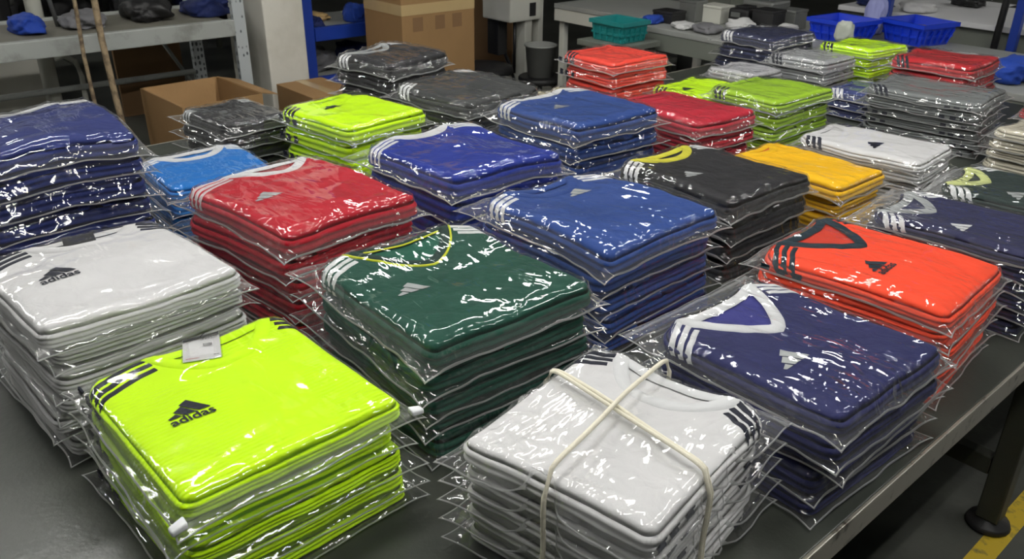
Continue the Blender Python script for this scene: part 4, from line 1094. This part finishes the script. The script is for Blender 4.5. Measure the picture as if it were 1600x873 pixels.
gadget(gx[0]+.16, YB+.14, HB+.001, .13, .13, .07, 'navy box on the long bench beside the black label printer', m=plain('dark navy plastic', s2l(26, 32, 66), .4), name='plastic_box', cat='box')
for i, (dx, m_, l) in enumerate(((.33, M_WHC, 'white garment on the long bench end with a blue patch'), (.56, M_BLC, 'blue and white garment at the end of the long bench'))):
    soft('cloth_bundle', m_, .15, .2, .10, 120+i, (gx[0]+dx, YB+.2, HB+.001), l, 'cloth')
# more goods crowding the back of the long bench
for i, (px, py, w_, d_, h_, m_, nm, ct, l) in enumerate((
    (1046, 20, .14, .12, .05, M_DARK, 'tray', 'tray', 'flat black tray at the back of the long bench'),
    (1082, 18, .12, .10, .10, M_GREYM, 'spool_box', 'box', 'small grey box at the back of the long bench'),
    (1120, 20, .14, .12, .08, M_WHITEM, 'spool_box', 'box', 'small white box at the back of the long bench'),
    (1200, 34, .13, .12, .10, M_DARK, 'toolbox', 'box', 'black toolbox at the back of the long bench beside the dark post'),
    (1236, 30, .12, .12, .09, M_GREYM, 'spool_box', 'box', 'grey box between the dark post and the first blue crate'))):
    q = at(px, py, 'z', HB+.05)
    if q[1] > YB+.78: q = q*0+np.array([q[0]*.96, YB+.76, 0])
    t = thing(nm, l, ct, (q[0], q[1], HB+.001))
    MB().box((-w_/2, -d_/2, 0), (w_/2, d_/2, h_), .004).build('housing', m_, t)
    MB().box((-w_/2-.003, -d_/2-.003, h_+.0004), (w_/2+.003, d_/2+.003, h_+.014), .003).build('lid', m_, t)
for i, (px, py, m_, w_, h_, l) in enumerate((
    (988, 36, M_BLC, .08, .05, 'flat blue cloth on the long bench beside the navy roll'), (1062, 40, M_WHC, .11, .04, 'thin white cloth on the long bench before the black tray'),
    (1100, 46, M_GRC, .14, .05, 'thin grey cloth at the front of the long bench'), (1160, 44, M_WHC, .15, .07, 'white heap on the long bench behind the ink navy pile'),
    (1186, 56, M_TAN, .11, .07, 'cream heap on the long bench behind the ink navy pile'), (1232, 50, M_WHC, .10, .06, 'milky heap on the long bench before the grey box'),
    (1240, 66, M_GRC, .12, .05, 'dark scrap on the long bench by the bright lime pile'))):
    q = at(px, py, 'z', HB+.02)
    soft('cloth_bundle', m_, w_, .12, h_, 200+i, (q[0], max(q[1], YB+.09), HB+.001), l, 'cloth')
# gooods on the lower shelf of the long bench
for i in range(6):
    soft('cloth_bundle', (M_BLC, M_GRC, M_REDC, M_NAVYC, M_WHC, M_GRC)[i], .2, .2, .12, 130+i, (-3.05+.33*i+.03, YB+.25, .241),
         ('blue cloth on the lower shelf of the long bench', 'grey cloth on the lower shelf of the long bench', 'red cloth on the lower shelf of the long bench', 'navy cloth on the lower shelf of the long bench', 'white cloth on the lower shelf of the long bench', 'charcoal cloth at the end of the lower bench shelf')[i], 'cloth')

# bench farther back carrying the top shelf and its posts
YR = YB+1.45
ZR = at(1420, 22, 'y', YR)[2]
def back_bench():
    t = thing('sorting_bench', 'high white-topped sorting bench behind the blue crates', 'bench', (-.6, YR+.4, 0))
    MB().box((-2.2, -.4, ZR-.03), (1.6, .4, ZR), .004).build('worktop', M_PAPER, t)
    MB().box((-2.2, -.36, ZR-.34), (1.6, -.34, ZR-.0302), .003).build('front_panel', M_BENCHE, t)
    for lx in (-2.1, -.2, 1.5):
        for ly in (-.32, .34): MB().box((lx-.025, ly-.015, 0), (lx+.025, ly+.025, ZR-.031), .003).build('leg', M_DARK, t)
back_bench()
for px, py, l in ((1385, 25, 'blue steel post standing behind the two crates'), (1592, 30, 'blue steel post at the far end of the sorting bench')):
    q = at(px, py, 'y', YR-.08)
    tag(MB().box((q[0]-.022, q[1]-.022, 0.001), (q[0]+.022, q[1]+.022, 2.5), .003).build('steel_post', M_BLUEP), l, 'post')
q = at(1562, 20, 'y', YR-.06)
tag(MB().tube([(q[0], q[1], .001), (q[0]+.02, q[1], .9), (q[0]-.01, q[1], 1.6), (q[0]+.02, q[1], 2.4)], .02, 8).build('cable_bundle', M_DARK), 'black hanging cable bundle beside the far blue post', 'cable')
q = at(1212, 20, 'y', YR-.06)
tag(MB().box((q[0]-.02, q[1]-.02, .001), (q[0]+.02, q[1]+.02, 2.3), .003).build('steel_post', M_DARK), 'thin dark post behind the ink navy pile', 'post')
for i, (px, py, w, d_, l) in enumerate(((1545, 6, .26, .2, 'white paper sheet on the sorting bench near the far blue post'), (1470, 8, .22, .18, 'white paper sheet on the sorting bench behind the second crate'), (1400, 4, .2, .2, 'white paper sheet on the sorting bench behind the blue post'))):
    q = at(px, py, 'z', ZR+.002)
    tag(MB().box((q[0]-w/2, q[1]-d_/2, ZR+.0008), (q[0]+w/2, q[1]+d_/2, ZR+.003)).build('paper_sheet', M_PAPER), l, 'paper')
for i, (px, py, m_, w, l) in enumerate(((1262, 4, M_NAVYC, .24, 'navy cloth on the sorting bench'), (1322, 3, M_WHC, .18, 'white cloth on the sorting bench beside the navy cloth'), (1515, 5, M_DARK, .2, 'black cloth on the sorting bench between the paper sheets'))):
    q = at(px, py, 'z', ZR+.02)
    q = np.array([max(q[0], -2.62+.26*i if i < 2 else q[0]), max(YR+.12, min(q[1], YR+.66)), 0])
    soft('cloth_scrap', m_, w, .16, .06, 150+i, (q[0], q[1], ZR+.003), l, 'cloth')
# crates and drawers behind the long bench, left part
for i, (px, m_, l) in enumerate(((1075, M_GREYM, 'grey metal drawer box behind the long bench goods'), (1150, M_BENCHE, 'green-grey metal box behind the long bench goods'), (1010, M_WHITEM, 'white metal box behind the long bench goods'))):
    q = at(px, 12, 'y', YR+.1)
    t = thing('drawer_box', l, 'box', (q[0], YR+.1, 0))
    MB().box((-.1, -.2, 0), (.1, .2, q[2]+.12), .006).build('housing', m_, t)
    for k in range(3):
        z0 = q[2]-.28+k*.13
        dr = MB().box((-.09, -.212, z0), (.09, -.2005, z0+.11), .004).build('drawer', m_, t)
        MB().box((-.04, -.226, z0+.045), (.04, -.2122, z0+.06), .002).build('handle', M_DARK, dr)

# ---------------------------------------------------------------- lights
TUBE = emit('fluorescent tube', (1.0, .985, .94), 77.0)
HOUS = plain('white lamp housing', (.7, .7, .7), .4)
src = None
def lamp(x, y, z, rz, L_=1.25):
    t = thing('ceiling_light', 'unseen twin fluorescent tube light hung under the hall ceiling', 'ceiling light', (x, y, z), rz, 'twin tube ceiling lights')
    MB().box((-L_/2, -.09, .04), (L_/2, .09, .075), .006).build('housing', HOUS, t)
    for s in (-.045, .045): MB().tube([(-L_/2+.02, s, .02), (L_/2-.02, s, .02)], .014, 10).build('tube', TUBE, t)
    for s in (-.4, .4): MB().tube([(s, 0, .075), (s, 0, 3.6-z)], .004, 6).build('hanger', M_GREYM, t)
for lx in (-2.9, -1.3, .3):
    for ly in (.5, 2.4): lamp(lx, ly, 2.75, R(90))
for lx, ly in ((-7.6, -1.6), (-5.6, -1.6), (-3.9, -1.6), (1.9, 6.2), (1.9, 8.6), (.3, 7.4), (-7.6, .2)): lamp(lx, ly, 2.75, R(90))  # unseen lamps added to brighten the background, clear of the film reflections
w = bpy.data.worlds.new('world'); SC.world = w; w.use_nodes = True
w.node_tree.nodes['Background'].inputs[0].default_value = (.6, .62, .65, 1); w.node_tree.nodes['Background'].inputs[1].default_value = .3
SC.view_settings.exposure = 0.0
